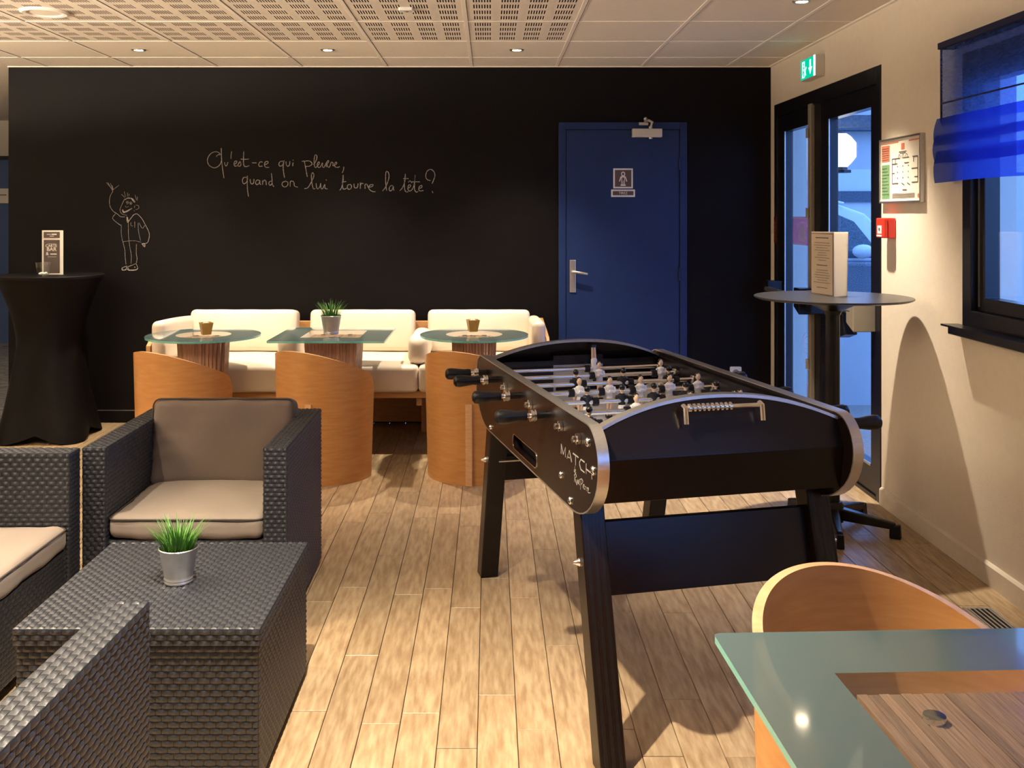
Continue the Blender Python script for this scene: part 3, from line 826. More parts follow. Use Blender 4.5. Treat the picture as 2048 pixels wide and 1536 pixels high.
# ------------------------------------------------------------------ small things on the right wall
ex = thing('exit_sign', 'green lit emergency exit sign with running man and arrow', 'sign', (WX, 5.872, 2.29))
MB().box(-.056, 0, -.130, .130, 0, .132).build('housing', M['silver_pl'], ex, bevel=.004)
f_ = MB().box(-.0600, -.055, -.104, .128, .008, .126).build('green_panel', M['exit_green'], ex)
MB().box(-.0600, -.055, -.128, -.104, .006, .128).build('lit_edge', M['exit_white'], ex)
b = MB(); T = face_T((-.0602, 0, .066), (0, -1, 0), (0, 0, 1))
b.prism([(.036, .046), (.064, .046), (.064, .0), (.084, .0), (.050, -.044), (.016, .0), (.036, .0)], 0, .0005, 'z', T=T)
b.prism([(-.100, -.050), (-.100, .050), (-.050, .050), (-.050, -.050)], 0, .0005, 'z', T=T)
ribbon(b, [(-.02, .01), (-.04, -.01), (-.03, -.04)], .012, T)
b.build('pictogram', M['exit_white'], f_, recalc=False)
b = MB(); T = face_T((-.0608, 0, .066), (0, -1, 0), (0, 0, 1))
b.lathe([(.009, 0), (.009, .0005)], 12, (-.072, .032, 0), T=T)
ribbon(b, [(-.074, .022), (-.080, -.005), (-.066, -.022), (-.070, -.046)], .012, T); ribbon(b, [(-.080, -.005), (-.092, -.030)], .010, T); ribbon(b, [(-.075, .015), (-.058, .005)], .008, T)
b.build('running_figure', M['exit_green'], f_, recalc=False)

ev = thing('evacuation_plan', 'framed fire evacuation floor plan with red and green side blocks', 'plan', (WX, 4.650, 1.524))
PWd, PHt = .47, .318
MB().prism([(-PWd / 2, 0), (PWd / 2, 0), (PWd / 2, PHt), (-PWd / 2, PHt)], -.024, 0, 'x',
           holes=[[(-PWd / 2 + .012, .010), (-PWd / 2 + .012, PHt - .010), (PWd / 2 - .012, PHt - .010), (PWd / 2 - .012, .010)]]).build('frame', M['alu'], ev, bevel=.002)
sh = MB().box(-.016, -.001, -PWd / 2 + .011, PWd / 2 - .011, .009, PHt - .009).build('plan_sheet', M['paper'], ev)
T = face_T((-.0165, 0, 0), (0, -1, 0), (0, 0, 1))
b = MB()
b.prism([(-.215, .205), (-.120, .205), (-.120, .285), (-.215, .285)], 0, .0005, 'z', T=T, mi=0)
b.prism([(-.220, .292), (-.02, .292), (-.02, .297), (-.220, .297)], 0, .0005, 'z', T=T, mi=0)
b.prism([(.10, .290), (.21, .290), (.21, .296), (.10, .296)], 0, .0005, 'z', T=T, mi=0)
b.prism([(.015, .255), (.050, .255), (.050, .285), (.015, .285)], 0, .0005, 'z', T=T, mi=0)
b.lathe([(.010, 0), (.010, .0006)], 12, (.200, .032, 0), mi=0, T=T)
b.prism([(-.215, .022), (-.120, .022), (-.120, .190), (-.215, .190)], 0, .0005, 'z', T=T, mi=1)
T2 = T.copy(); T2.translation.x -= .0006
def ln(p, q_, w=.004): ribbon(b, [p, q_], w, T2, mi=2)
for a_, c_ in (((-.09, .215), (.0, .215)), ((.03, .215), (.10, .215)), ((.14, .215), (.195, .215)), ((-.09, .095), (-.09, .215)), ((.195, .095), (.195, .215)),
               ((-.09, .095), (-.02, .095)), ((.02, .095), (.05, .085)), ((.08, .095), (.11, .085)), ((.13, .095), (.195, .095)), ((-.09, .19), (-.03, .19)), ((-.05, .19), (-.05, .215)),
               ((.05, .19), (.10, .19)), ((.13, .16), (.195, .16)), ((.15, .19), (.15, .21)), ((-.09, .145), (-.06, .145)), ((.16, .12), (.195, .12))): ln(a_, c_)
for k in range(3):
    for j in range(3): ln((-.03 + k * .06, .12 + j * .028), (-.024 + k * .06, .12 + j * .028), .006)
for k in range(3): ribbon(b, [(-.005 + .04 * (k - 1) + .012 * math.cos(a * PI / 4) + .04, .215 + .018 * math.sin(a * PI / 4)) for a in range(5)], .002, T2, mi=2)
ln((-.01, .245), (.075, .245), .003); ln((.0, .238), (.065, .238), .003); ln((.03, .062), (.075, .062), .005)
for k in range(5): ln((-.09, .045 - k * .005), (.16, .045 - k * .005), .0016)
for k in range(6): ln((-.21, .270 - k * .011), (-.13, .270 - k * .011), .0025)
for k in range(9): ln((-.21, .172 - k * .016), (-.14 + .012 * (k % 3 - 1), .172 - k * .016), .003)
b.build('plan_print', [M['plan_red'], M['plan_green'], M['ink']], sh, recalc=False)

al = thing('fire_alarm_point', 'red manual fire alarm call point beside the glazed door', 'fire alarm', (WX, 4.784, 1.352))
MB().box(-.040, 0, -.050, .050, 0, .100).build('back_box', M['red'], al, bevel=.006)
fp = MB().box(-.060, -.040, -.049, .049, .001, .099).build('front_cover', M['red'], al, bevel=.006)
MB().box(-.062, -.059, -.026, .026, .022, .062).build('press_glass', M['white_pl'], fp)
MB().lathe([(.008, 0), (.008, .002)], 12, T=Matrix.Translation((-.064, 0, .044)) @ Matrix.Rotation(PI / 2, 4, 'Y')).build('target_dot', M['ink'], fp)
MB().box(-.063, -.059, -.030, .030, .008, .016).build('white_band', M['white_pl'], fp)

fv = thing('floor_vent', 'slotted steel floor vent by the skirting board', 'vent', (1.815, 3.46, 0))
MB().prism([(-.055, -.15), (.055, -.15), (.055, .15), (-.055, .15)], 0, .004, 'z', holes=[[(-.042, -.137), (-.042, .137), (.042, .137), (.042, -.137)]]).build('frame', M['alu'], fv)
MB().box(-.043, .043, -.138, .138, 0, .001).build('tray', M['black_pl'], fv)
for k in range(5):
    x = -.036 + k * .018
    MB().box(x - .0035, x + .0035, -.138, .138, .0005, .0045).build('slat', M['alu'], fv)

# ------------------------------------------------------------------ football table
ft = thing('football_table', 'black table football game with chrome rods and little players', 'football table', (0.494, 3.333, 0), math.radians(13.2))
HW = .39
def panel_outline():
    out = []
    def arc(cy, cz, ry, rz, a0, a1, n=10):
        for i in range(n + 1):
            a = a0 + (a1 - a0) * i / n
            out.append((cy + ry * math.cos(a), cz + rz * math.sin(a)))
    yn, yf, zb_, zt = -.735, .745, .635, .900
    arc(yf - .09, zt - .10, .09, .10, 0, PI / 2)
    out.reverse(); out2 = out[:]; out.clear()
    arc(yf - .22, zb_ + .165, .22, .165, 0, -PI / 2); out2 += out; out.clear()
    arc(yn + .22, zb_ + .165, .22, .165, -PI / 2, -PI); out2 += out; out.clear()
    arc(yn + .09, zt - .10, .09, .10, PI, PI / 2); out2 += out
    return out2
PO = panel_outline()
slot = rrect(-.155, .145, .655, .703, .022)
rods_y = [.57 - .165 * k for k in range(8)]
ROD_Z = .848
for sgn in (-1, 1):
    xa, xb = (-HW, -HW + .030) if sgn < 0 else (HW - .030, HW)
    p = MB().prism(PO, xa, xb, 'x', holes=[slot]).build('side_panel', M['foos'], ft)
    # aluminium edge all round
    b = MB(); n = len(PO)
    cyz = Vector((0, .77))
    v = []
    for i, (y, z) in enumerate(PO):
        y0_, z0_ = PO[(i - 1) % n]; y1_, z1_ = PO[(i + 1) % n]
        d = Vector((y1_ - y0_, z1_ - z0_)).normalized(); nrm = Vector((d.y, -d.x))
        if nrm.dot(Vector((y, z)) - cyz) < 0: nrm = -nrm
        for off, xx_ in ((0, xa - .001), (.004, xa - .001), (.004, xb + .001), (0, xb + .001)):
            v.append((xx_, y + nrm.x * off, z + nrm.y * off))
    f = []
    for i in range(n):
        j = (i + 1) % n
        for k in range(4):
            k2 = (k + 1) % 4
            f.append((i * 4 + k, i * 4 + k2, j * 4 + k2, j * 4 + k))
    b.add(v, f, 0, True); b.build('edge_trim', M['alu'], p)
    # ball opening: lining and rim
    n2 = len(slot); b = MB(); v = []
    for (y, z) in slot:
        sy = -.005 + (y + .005) * 1.02; sz = .679 + (z - .679) * 1.10
        xo = xa - .002 if sgn < 0 else xb + .002
        v += [(xo, y, z), (xo, sy, sz), (xo - sgn * -.004 if False else xo + (.004 if sgn < 0 else -.004), sy, sz)]
    f = []
    for i in range(n2):
        j = (i + 1) % n2
        f += [(i * 3, i * 3 + 1, j * 3 + 1, j * 3), (i * 3 + 1, i * 3 + 2, j * 3 + 2, j * 3 + 1)]
    b.add(v, f, 0, True); b.build('slot_rim', M['chrome'], p)
    xi = (xb + .001, xb + .012) if sgn < 0 else (xa - .012, xa - .001)
    MB().prism(rrect(-.175, .165, .645, .71, .02), xi[0], xi[1], 'x').build('slot_backing', M['black_pl'], p)
    # bolts
    xo = xa if sgn < 0 else xb
    for (y, z, r) in ((.395, .708, .010), (.485, .652, .010), (-.655, .855, .013), (-.700, .790, .013), (-.417, .705, .011), (-.505, .655, .012), (.68, .80, .011)):
        T = Matrix.Translation((xo, y, z)) @ Matrix.Rotation(sgn * PI / 2, 4, 'Y')
        MB().lathe([(r, -.002), (r, .003), (r * .8, .006), (r * .35, .008)], 12, T=T).build('bolt', M['chrome'], p)
    if sgn < 0:
        T = face_T((-HW - .0003, -.415, .766), (0, -1, 0), (0, 0, 1))
        b = MB(); hh = .028; w = .0032
        def sg_(x, pts): ribbon(b, [(x + a * .042, c * hh) for a, c in pts], w, T, k=1)
        sg_(0, [(0, 0), (0, 1), (.5, .1), (1, 1), (1, 0)]); sg_(.057, [(0, 0), (.5, 1), (1, 0)]); sg_(.057, [(.3, .25), (.55, .25)])
        sg_(.112, [(0, 1), (1.15, 1)]); sg_(.112, [(.55, 1), (.55, 0)])
        sg_(.170, [(1, 1), (.25, 1), (0, .6), (0, .4), (.25, 0), (1, 0)]); sg_(.226, [(0, 1), (0, 0)]); sg_(.226, [(1.1, 1), (1.1, -.1)]); sg_(.226, [(0, .45), (1.1, .45)])
        b.build('lettering', M['print'], p, recalc=False)
        T = face_T((-HW - .0003, -.535, .716), (0, -1, 0), (0, 0, 1))
        b = MB()
        for s_ in ([(.010, .046), (.006, .030)], [(.005, .036), (.002, .030), (.006, .028)], [(.010, .032), (.015, .035), (.013, .038), (.010, .032), (.014, .028), (.018, .030)],
                   [(.004, .0), (.008, .022), (.002, .018), (.014, .026), (.022, .020), (.010, .012), (.026, -.002)], [(.028, .004), (.030, .014), (.036, .004), (.040, .014)],
                   [(.040, .006), (.048, .012), (.046, .018), (.042, .010), (.050, .004)], [(.058, -.006), (.062, .022), (.052, .020), (.068, .026), (.078, .020), (.064, .010)],
                   [(.078, .004), (.080, .014)], [(.084, .006), (.090, .012), (.086, .016), (.086, .004), (.094, .006)], [(.097, .004), (.099, .014), (.105, .013)],
                   [(.109, .004), (.111, .014), (.117, .013)], [(.120, .008), (.126, .014), (.121, .016), (.122, .004), (.140, .008)]):
            ribbon(b, s_, .0018, T)
        b.build('signature', M['print'], p, recalc=False)

# end boards: arched upper board leaning in, lower board below the crease
for sgn in (-1, 1):
    def arch(x): return .957 - .072 * (abs(x) / .36) ** 2.2
    N_ = 28; xs = [-.360 + .720 * i / N_ for i in range(N_ + 1)]
    yt, yc, yb_ = .625, .690, .672
    v = []; f = []
    for x in xs:
        zt = arch(x)
        ytt = yt + (.957 - zt) * .45
        v += [(x, sgn * ytt, zt), (x, sgn * yc, .812), (x, sgn * (yc - .03), .812), (x, sgn * (ytt - .028), zt)]
    for i in range(N_):
        a = i * 4; c_ = a + 4
        f += [(a, a + 1, c_ + 1, c_), (a + 2, a + 3, c_ + 3, c_ + 2), (a + 1, a + 2, c_ + 2, c_ + 1), (a + 3, a, c_, c_ + 3)]
    eb = MB().add(v, f, 0, False).build('end_board', M['foos'], ft)
    b = MB(); v = []; f = []
    for x in xs:
        zt = arch(x); ytt = yt + (.957 - zt) * .45
        v += [(x, sgn * (ytt + .004), zt - .004), (x, sgn * (ytt + .003), zt + .005), (x, sgn * (ytt - .031), zt + .005), (x, sgn * (ytt - .031), zt - .004)]
    for i in range(N_):
        a = i * 4; c_ = a + 4
        f += [(a + k, a + (k + 1) % 4, c_ + (k + 1) % 4, c_ + k) for k in range(4)]
    b.add(v, f, 0, True).build('edge_trim', M['alu'], eb)
    MB().hexa([(-.36, sgn * (yb_ - .02), .690), (.36, sgn * (yb_ - .02), .690), (.36, sgn * yb_, .690), (-.36, sgn * yb_, .690),
               (-.36, sgn * (yc - .02), .812), (.36, sgn * (yc - .02), .812), (.36, sgn * yc, .812), (-.36, sgn * yc, .812)]).build('lower_board', M['foos'], ft, bevel=.002)
    # score abacus
    yr = sgn * (yt + .045); zr = .936
    sc = thing('tmp', '', '') if False else None
    rod = MB().tube([(-.115, yr, zr), (.115, yr, zr)], .006, 10).build('score_rod', M['chrome'], ft)
    for x in (-.115, .115):
        MB().tube([(x, yr - sgn * .012, zr + .003), (x, yr + sgn * .002, zr), (x, yr + sgn * .008, zr - .042)], .008, 10).build('score_bracket', M['chrome'], rod)
    for k in range(10):
        x = -.103 + k * .0135
        MB().lathe([(.006, -.0055), (.012, -.003), (.0125, .003), (.006, .0055)], 12, T=Matrix.Translation((x, yr, zr)) @ Matrix.Rotation(PI / 2, 4, 'Y')).build('score_bead', M['chrome'], rod)
    # goal
    g = MB().prism([(-.105, .752), (.105, .752), (.105, .862), (-.105, .862)], sgn * (.600), sgn * (.612), 'y',
                   holes=[[(-.095, .758), (-.095, .852), (.095, .852), (.095, .758)]]).build('goal_frame', M['alu'], ft)
    MB().box(-.096, .096, min(sgn * .612, sgn * .622), max(sgn * .612, sgn * .622), .757, .853).build('goal_back', M['black_pl'], g)
    MB().box(-.096, .096, min(sgn * .606, sgn * .6115), max(sgn * .606, sgn * .6115), .790, .838).build('goal_plate', M['field'], g)
    ww = MB()
    for s2 in (-1, 1):
        ww.box(min(s2 * .105, s2 * .360), max(s2 * .105, s2 * .360), min(sgn * .600, sgn * .614), max(sgn * .600, sgn * .614), .750, .880)
    ww.box(-.105, .105, min(sgn * .600, sgn * .614), max(sgn * .600, sgn * .614), .862, .900)
    ww.build('inner_end_wall', M['foos_in'], ft)
# body
MB().box(-.360, .360, -.655, .655, .690, .712).build('bottom_panel', M['foos_in'], ft)
for s2 in (-1, 1):
    MB().box(min(s2 * .345, s2 * .3605), max(s2 * .345, s2 * .3605), -.614, .614, .712, .885).build('inner_side_wall', M['foos_in'], ft)
pf = MB().box(-.345, .345, -.600, .600, .742, .750).build('playfield', M['field'], ft)
T = face_T((0, 0, .7502), (1, 0, 0), (0, 1, 0))
b = MB()
for s_ in ([(-.34, 0), (.34, 0)], [(-.19, -.598), (-.19, -.40), (.19, -.40), (.19, -.598)], [(-.19, .598), (-.19, .40), (.19, .40), (.19, .598)],
           [(-.34, -.595), (.34, -.595)], [(-.34, .595), (.34, .595)]):
    ribbon(b, s_, .006, T, k=1)
ribbon(b, [(.1 * math.cos(a * PI / 12), .1 * math.sin(a * PI / 12)) for a in range(25)], .005, T, k=2)
b.build('field_lines', M['line_dark'], pf, recalc=False)
for s1 in (-1, 1):
    for s2 in (-1, 1):
        MB().add([(s1 * .345, s2 * .600, .750), (s1 * .235, s2 * .600, .750), (s1 * .345, s2 * .49, .750), (s1 * .345, s2 * .600, .785)],
                 [(0, 1, 2), (0, 1, 3), (0, 2, 3), (1, 2, 3)]).build('corner_ramp', M['field'], pf)

# players
def figure(shirt):
    b = MB()   # 0 skin 1 hair 2 shirt 3 shorts
    b.ball((0, 0, .040), .0105, 12, 0, .88, 1, 1.22)
    b.ball((0, .0026, .0438), .0110, 12, 1, .93, .95, 1.05)
    b.tube([(0, 0, .020), (0, 0, .032)], .0045, 8, 0)
    b.lathe([(.0115, -.016), (.0125, -.004), (.0155, .010), (.0160, .017), (.0105, .0225), (.004, .0245)], 14, mi=2, sx=1.05, sy=.66)
    b.tube([(-.016, 0, .016), (-.0185, -.004, .004), (-.012, -.0125, -.001), (.006, -.0135, .003)], [.0055, .0052, .0048, .0045], 8, 2)
    b.tube([(.016, 0, .016), (.0185, -.004, .004), (.012, -.0125, .002), (-.006, -.0150, .005)], [.0055, .0052, .0048, .0045], 8, 2)
    b.lathe([(.0085, -.042), (.0125, -.036), (.0130, -.022), (.0115, -.014)], 14, mi=3, sx=1.05, sy=.72)
    for s_ in (-1, 1):
        b.tube([(s_ * .0055, 0, -.040), (s_ * .0052, 0, -.066), (s_ * .005, .001, -.088)], [.0052, .0046, .0042], 8, 0 if shirt == 'shirt_w' else 0)
    b.box(-.010, .010, -.010, .009, -.094, -.084, 1)
    return b, [M['skin'], M['hair'], M[shirt], M['shirt_w']]
fb, fm = figure('shirt_w'); fig_w = fb.build('player', fm); mw = fig_w.data; bpy.data.objects.remove(fig_w)
fb, fm = figure('shirt_b'); fig_b = fb.build('player', fm); mbk = fig_b.data; bpy.data.objects.remove(fig_b)
bump_me = MB().lathe([(.009, -.011), (.0145, -.009), (.0145, .009), (.009, .011)], 14, T=Matrix.Rotation(PI / 2, 4, 'Y')).build('rubber_stop', M['black_pl']); bme = bump_me.data
bpy.data.objects.remove(bump_me)
lineup = [('w', [.058]), ('w', [.02, .275]), ('b', [-.13, .053, .235]), ('w', [-.17, -.06, .055, .165, .275]), ('b', [-.20, -.077, .036, .15, .262]),
          ('w', [-.092, .09, .265]), ('b', [-.305, -.07]), ('b', [-.05])]
for k, (team, xs) in enumerate(lineup):
    y = rods_y[k]
    lh = team == 'w'
    e = -1 if lh else 1
    rod = MB().tube([(-e * .41, 0, 0), (e * .545, 0, 0)] if e > 0 else [(-.545, 0, 0), (.41, 0, 0)], .0080, 12).build('rod', M['chrome'], ft, loc=(0, y, ROD_Z))
    # handle
    MB().lathe([(.0005, 0), (.012, .001), (.0205, .008), (.0230, .022), (.0205, .045), (.0165, .072), (.0175, .092), (.0160, .099), (.0005, .099)], 18,
               T=Matrix.Translation((e * .552, 0, 0)) @ Matrix.Rotation(-e * PI / 2, 4, 'Y')).build('handle', M['black_pl'], rod)
    T = Matrix.Rotation(PI / 2, 4, 'Y')
    MB().lathe([(.0085, -.010), (.019, -.009), (.019, -.002), (.014, -.001), (.014, .003), (.018, .004), (.018, .009), (.0085, .010)], 16,
               T=Matrix.Translation((e * .432, 0, 0)) @ T).build('stop_collar', M['chrome'], rod)
    MB().lathe([(.010, -.018), (.012, -.016), (.012, .018), (.010, .020)], 14, T=Matrix.Translation((e * .405, 0, 0)) @ T).build('bearing', M['black_pl'], rod)
    MB().lathe([(.0085, -.006), (.016, -.005), (.016, .004), (.009, .005), (.009, .016), (.004, .018)], 8,
               T=Matrix.Translation((-e * .396, 0, 0)) @ Matrix.Rotation(-e * PI / 2, 4, 'Y')).build('end_nut', M['chrome'], rod)
    for x in (-.335, .333):
        MB().lathe([(.009, -.006), (.016, -.005), (.016, .005), (.009, .006)], 14, T=Matrix.Translation((x, 0, 0)) @ T).build('side_bearing', M['chrome'] if x > 0 else M['black_pl'], rod)
    for x in xs:
        o = bpy.data.objects.new('player', mw if lh else mbk); C.objects.link(o); o.parent = rod; o.location = (x, 0, 0)
        o.rotation_euler = (math.radians(random.uniform(-6, 6)), 0, 0 if lh else PI)
        if k == 0: o.rotation_euler = (math.radians(172), 0, 0)
        o = bpy.data.objects.new('rubber_stop', bme); C.objects.link(o); o.parent = rod; o.location = (x + (-.030 if lh else .030), 0, 0)
# legs: splayed posts with ridged outer faces
LG = []
for s1 in (-1, 1):
    for s2 in (-1, 1):
        xo = s1 * .350; w = .036
        yt_, yb2 = s2 * .525, s2 * .715
        lg = MB().hexa([(xo - w, yb2 - w, 0), (xo + w, yb2 - w, 0), (xo + w, yb2 + w, 0), (xo - w, yb2 + w, 0),
                        (xo - w, yt_ - w, .70), (xo + w, yt_ - w, .70), (xo + w, yt_ + w, .70), (xo - w, yt_ + w, .70)]).build('leg', M['foos'], ft, bevel=.004)
        b = MB()
        for q in (-.020, .0, .020):
            e1, e2 = yb2 + s2 * (w + .0), yt_ + s2 * (w + .0)
            b.hexa([(xo + q - .006, e1 - .003, .004), (xo + q + .006, e1 - .003, .004), (xo + q + .006, e1 + .003, .004), (xo + q - .006, e1 + .003, .004),
                    (xo + q - .006, e2 - .003, .688), (xo + q + .006, e2 - .003, .688), (xo + q + .006, e2 + .003, .688), (xo + q - .006, e2 + .003, .688)])
        b.build('leg_ridges', M['black_pl'], lg, bevel=.002)
        zbolt = .505; yb3 = yb2 + (yt_ - yb2) * zbolt / .70
        MB().lathe([(.012, -.002), (.012, .004), (.009, .008), (.005, .018), (.004, .022)], 10,
                   T=Matrix.Translation((xo + s1 * w, yb3, zbolt)) @ Matrix.Rotation(s1 * PI / 2, 4, 'Y')).build('leg_bolt', M['chrome'], lg)
for s2 in (-1, 1):
    def yy(z): return s2 * (.715 - .19 * z / .70 - .004)
    z0_, z1_ = .415, .605
    MB().hexa([(-.320, yy(z0_) - .009, z0_), (.320, yy(z0_) - .009, z0_), (.320, yy(z0_) + .009, z0_), (-.320, yy(z0_) + .009, z0_),
               (-.320, yy(z1_) - .009, z1_), (.320, yy(z1_) - .009, z1_), (.320, yy(z1_) + .009, z1_), (-.320, yy(z1_) + .009, z1_)]).build('cross_panel', M['foos'], ft, bevel=.002)
    MB().tube([(-.345, yy(.505) - s2 * .03, .505), (.345, yy(.505) - s2 * .03, .505)], .006, 8).build('tie_rod', M['chrome'], ft)

# ------------------------------------------------------------------ rattan furniture
def weave(mb, org, du, dv, lu, lv, cu=.031, cv=.0158, h=.0046):
    """brick weave of bowed strands over a rectangle org + u*du + v*dv (du x dv points outwards)"""
    du = Vector(du); dv = Vector(dv); nn = du.cross(dv); org = Vector(org)
    nu = max(1, round(lu / cu)); nv = max(1, round(lv / cv)); cu = lu / nu; cv = lv / nv
    for j in range(nv):
        sh = 0 if j % 2 == 0 else .5
        for i in range(nu + (1 if sh else 0)):
            ua = (i - sh) * cu; ub = ua + cu
            ua = max(ua, 0); ub = min(ub, lu)
            if ub - ua < .004: continue
            ua += .0006; ub -= .0006
            va = j * cv + .0006; vb = (j + 1) * cv - .0006
            v = []
            for s_, hu in ((0, .05), (.22, .75), (.5, 1), (.78, .75), (1, .05)):
                for t_, hv in ((0, .25), (.5, 1), (1, .25)):
                    v.append(org + du * (ua + (ub - ua) * s_) + dv * (va + (vb - va) * t_) + nn * (h * hu * hv + .0003))
            f = [(a * 3 + c_, (a + 1) * 3 + c_, (a + 1) * 3 + c_ + 1, a * 3 + c_ + 1) for a in range(4) for c_ in range(2)]
            mb.add(v, f, 0, True)

def woven_box(name, parent, x0, x1, y0_, y1_, z0_, z1_, faces):
    core = MB().box(x0, x1, y0_, y1_, z0_, z1_).build(name, M['rattan_core'], parent)
    b = MB(); lx, ly, lz = x1 - x0, y1_ - y0_, z1_ - z0_
    X, Y, Z = Vector((1, 0, 0)), Vector((0, 1, 0)), Vector((0, 0, 1))
    if '-y' in faces: weave(b, (x0, y0_, z0_), X, Z, lx, lz)
    if '+y' in faces: weave(b, (x1, y1_, z0_), -X, Z, lx, lz)
    if '+x' in faces: weave(b, (x1, y0_, z0_), Y, Z, ly, lz)
    if '-x' in faces: weave(b, (x0, y1_, z0_), -Y, Z, ly, lz)
    if '+z' in faces:
        if lx > ly: weave(b, (x0, y0_, z1_), X, Y, lx, ly)
        else: weave(b, (x1, y0_, z1_), Y, -X, ly, lx)
    stuff(b.build('rattan_weave', M['rattan'], core, recalc=False))
    return core

def rattan_chair():
    """seat opens to -y; origin at footprint centre"""
    t = thing('rattan_armchair', '', 'armchair')
    w, d, h, a = .72, .69, .645, .082
    x0, x1, ya, yb = -w / 2, w / 2, -d / 2, d / 2
    woven_box('armrest', t, x0, x0 + a, ya, yb, .015, h, ('-y', '+x', '-x', '+z', '+y'))
    woven_box('armrest', t, x1 - a, x1, ya, yb, .015, h, ('-y', '+x', '-x', '+z', '+y'))
    woven_box('backrest', t, x0 + a, x1 - a, yb - a, yb, .015, h, ('-y', '+y', '+z'))
    woven_box('seat_base', t, x0 + a, x1 - a, ya + .012, yb - a, .05, .315, ('-y',))
    for sx_ in (-1, 1):
        for sy_ in (-1, 1):
            MB().lathe([(.016, 0), (.018, .004), (.018, .016)], 12, (sx_ * .32, sy_ * .305, 0)).build('foot', M['black_pl'], t)
    sc_ = MB(); cushion(sc_, .550, .590, .085, .030, .016, 34, Matrix.Translation((0, ya + .298, .358)), wob=.0026, seed=4, gather=.002)
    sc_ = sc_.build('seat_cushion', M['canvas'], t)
    def loop(w_, d_, z, r=.03):
        return [(x, y, z) for x, y in rrect(-w_ / 2, w_ / 2, -d_ / 2, d_ / 2, r, 4)]
    pts = [(x, y + ya + .298, .390) for x, y, z in loop(.548, .588, 0)]
    MB().tube(pts, .0035, 6, closed=True).build('piping', M['piping'], sc_)
    T = Matrix.Translation((0, yb - a - .082, .545)) @ Matrix.Rotation(math.radians(80), 4, 'X')
    bc = MB(); cushion(bc, .575, .345, .115, .035, .022, 34, T, wob=.004, seed=8, gather=.004)
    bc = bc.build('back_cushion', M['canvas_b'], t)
    pts = [T @ Vector((x, y, .045)) for x, y, z in loop(.572, .342, 0)]
    MB().tube(pts, .0035, 6, closed=True).build('piping', M['piping'], bc)
    return t
ch = rattan_chair()
ch['label'] = 'charcoal rattan armchair with taupe back cushion, behind the rattan coffee table'
ch['group'] = 'rattan armchairs round the coffee table'
ch.location = (-1.076, 3.757, 0)
c2 = copy_tree(ch)
c2['label'] = 'charcoal rattan armchair turned sideways beside the coffee table, pale seat in bright light'
c2.location = (-1.790, 3.052, 0); c2.rotation_euler = (0, 0, PI / 2)
c3 = copy_tree(ch)
c3['label'] = 'charcoal rattan armchair with its back to the viewer, only one armrest showing'
c3.location = (-1.098, 1.727, 0); c3.rotation_euler = (0, 0, PI - math.radians(2.5))

ct = thing('coffee_table', 'square charcoal rattan coffee table holding a potted grass', 'coffee table', (-.895, 2.775, 0))
woven_box('table_body', ct, -.307, .307, -.317, .317, .02, .372, ('-y', '+y', '+x', '-x'))
woven_box('table_top', ct, -.313, .313, -.326, .326, .376, .418, ('-y', '+y', '+x', '-x', '+z'))
for sx_ in (-1, 1):
    for sy_ in (-1, 1):
        MB().box(sx_ * .28 - .015, sx_ * .28 + .015, sy_ * .29 - .015, sy_ * .29 + .015, 0, .021).build('foot', M['black_pl'], ct)

# ------------------------------------------------------------------ potted grass
def potted_grass(loc, label, s_=1.0, nb=170, seed=2):
    rg = random.Random(seed)
    t = thing('potted_grass', label, 'potted plant', loc)
    r1, r0, h = .058 * s_, .041 * s_, .105 * s_
    MB().lathe([(.0005, .002), (r0 * .95, .002), (r0 * 1.02, 0), (r0 * 1.06, .004), (r0 * 1.03, .008), (r0 * 1.07, .012), (r0 * 1.03, .017), (r0 * 1.05, .02), (r1 * .985, h - .003),
                (r1 * 1.03, h), (r1 * .99, h + .002), (r1 * .955, h - .003), (r1 * .90, h * .78)], 36, cap=False).build('pot', M['steel'], t)
    MB().lathe([(.0005, h * .80), (r1 * .9, h * .78), (r1 * .85, h * .74), (.0005, h * .74)], 24, cap=False).build('soil', M['soil'], t)
    b = MB()
    for k in range(nb):
        a = rg.uniform(0, 2 * PI); r = r1 * .78 * math.sqrt(rg.random())
        bx, by = r * math.cos(a), r * math.sin(a)
        L_ = rg.uniform(.055, .125) * s_ * (1.1 - .25 * r / r1)
        lean = (r / r1) * .65 + rg.uniform(0, .22); da = a + rg.uniform(-.5, .5)
        wv = rg.uniform(.0022, .0042) * s_
        px, py = -math.sin(da), math.cos(da)
        v = []
        for i in range(5):
            u = i / 4
            off = lean * L_ * (u ** 1.8)
            z = h * .78 + L_ * u * (1 - .18 * lean * u)
            wd = wv * (1 - u * .92)
            c_ = (bx + off * math.cos(da), by + off * math.sin(da))
            v += [(c_[0] + px * wd, c_[1] + py * wd, z), (c_[0], c_[1], z - wd * .4), (c_[0] - px * wd, c_[1] - py * wd, z)]
        f = []
        for i in range(4):
            q = i * 3
            f += [(q, q + 1, q + 4, q + 3), (q + 1, q + 2, q + 5, q + 4)]
        b.add(v, f, 0, True)
    stuff(b.build('grass_blades', M['grass'], t, recalc=False))
    return t
potted_grass((-.888, 2.762, .4215), 'green artificial grass in a galvanised pot on the rattan coffee table', .93, 210, 2)
potted_grass((-.955, 5.82, .751), 'green artificial grass in a galvanised pot on the square glass table', 1.05, 170, 5)

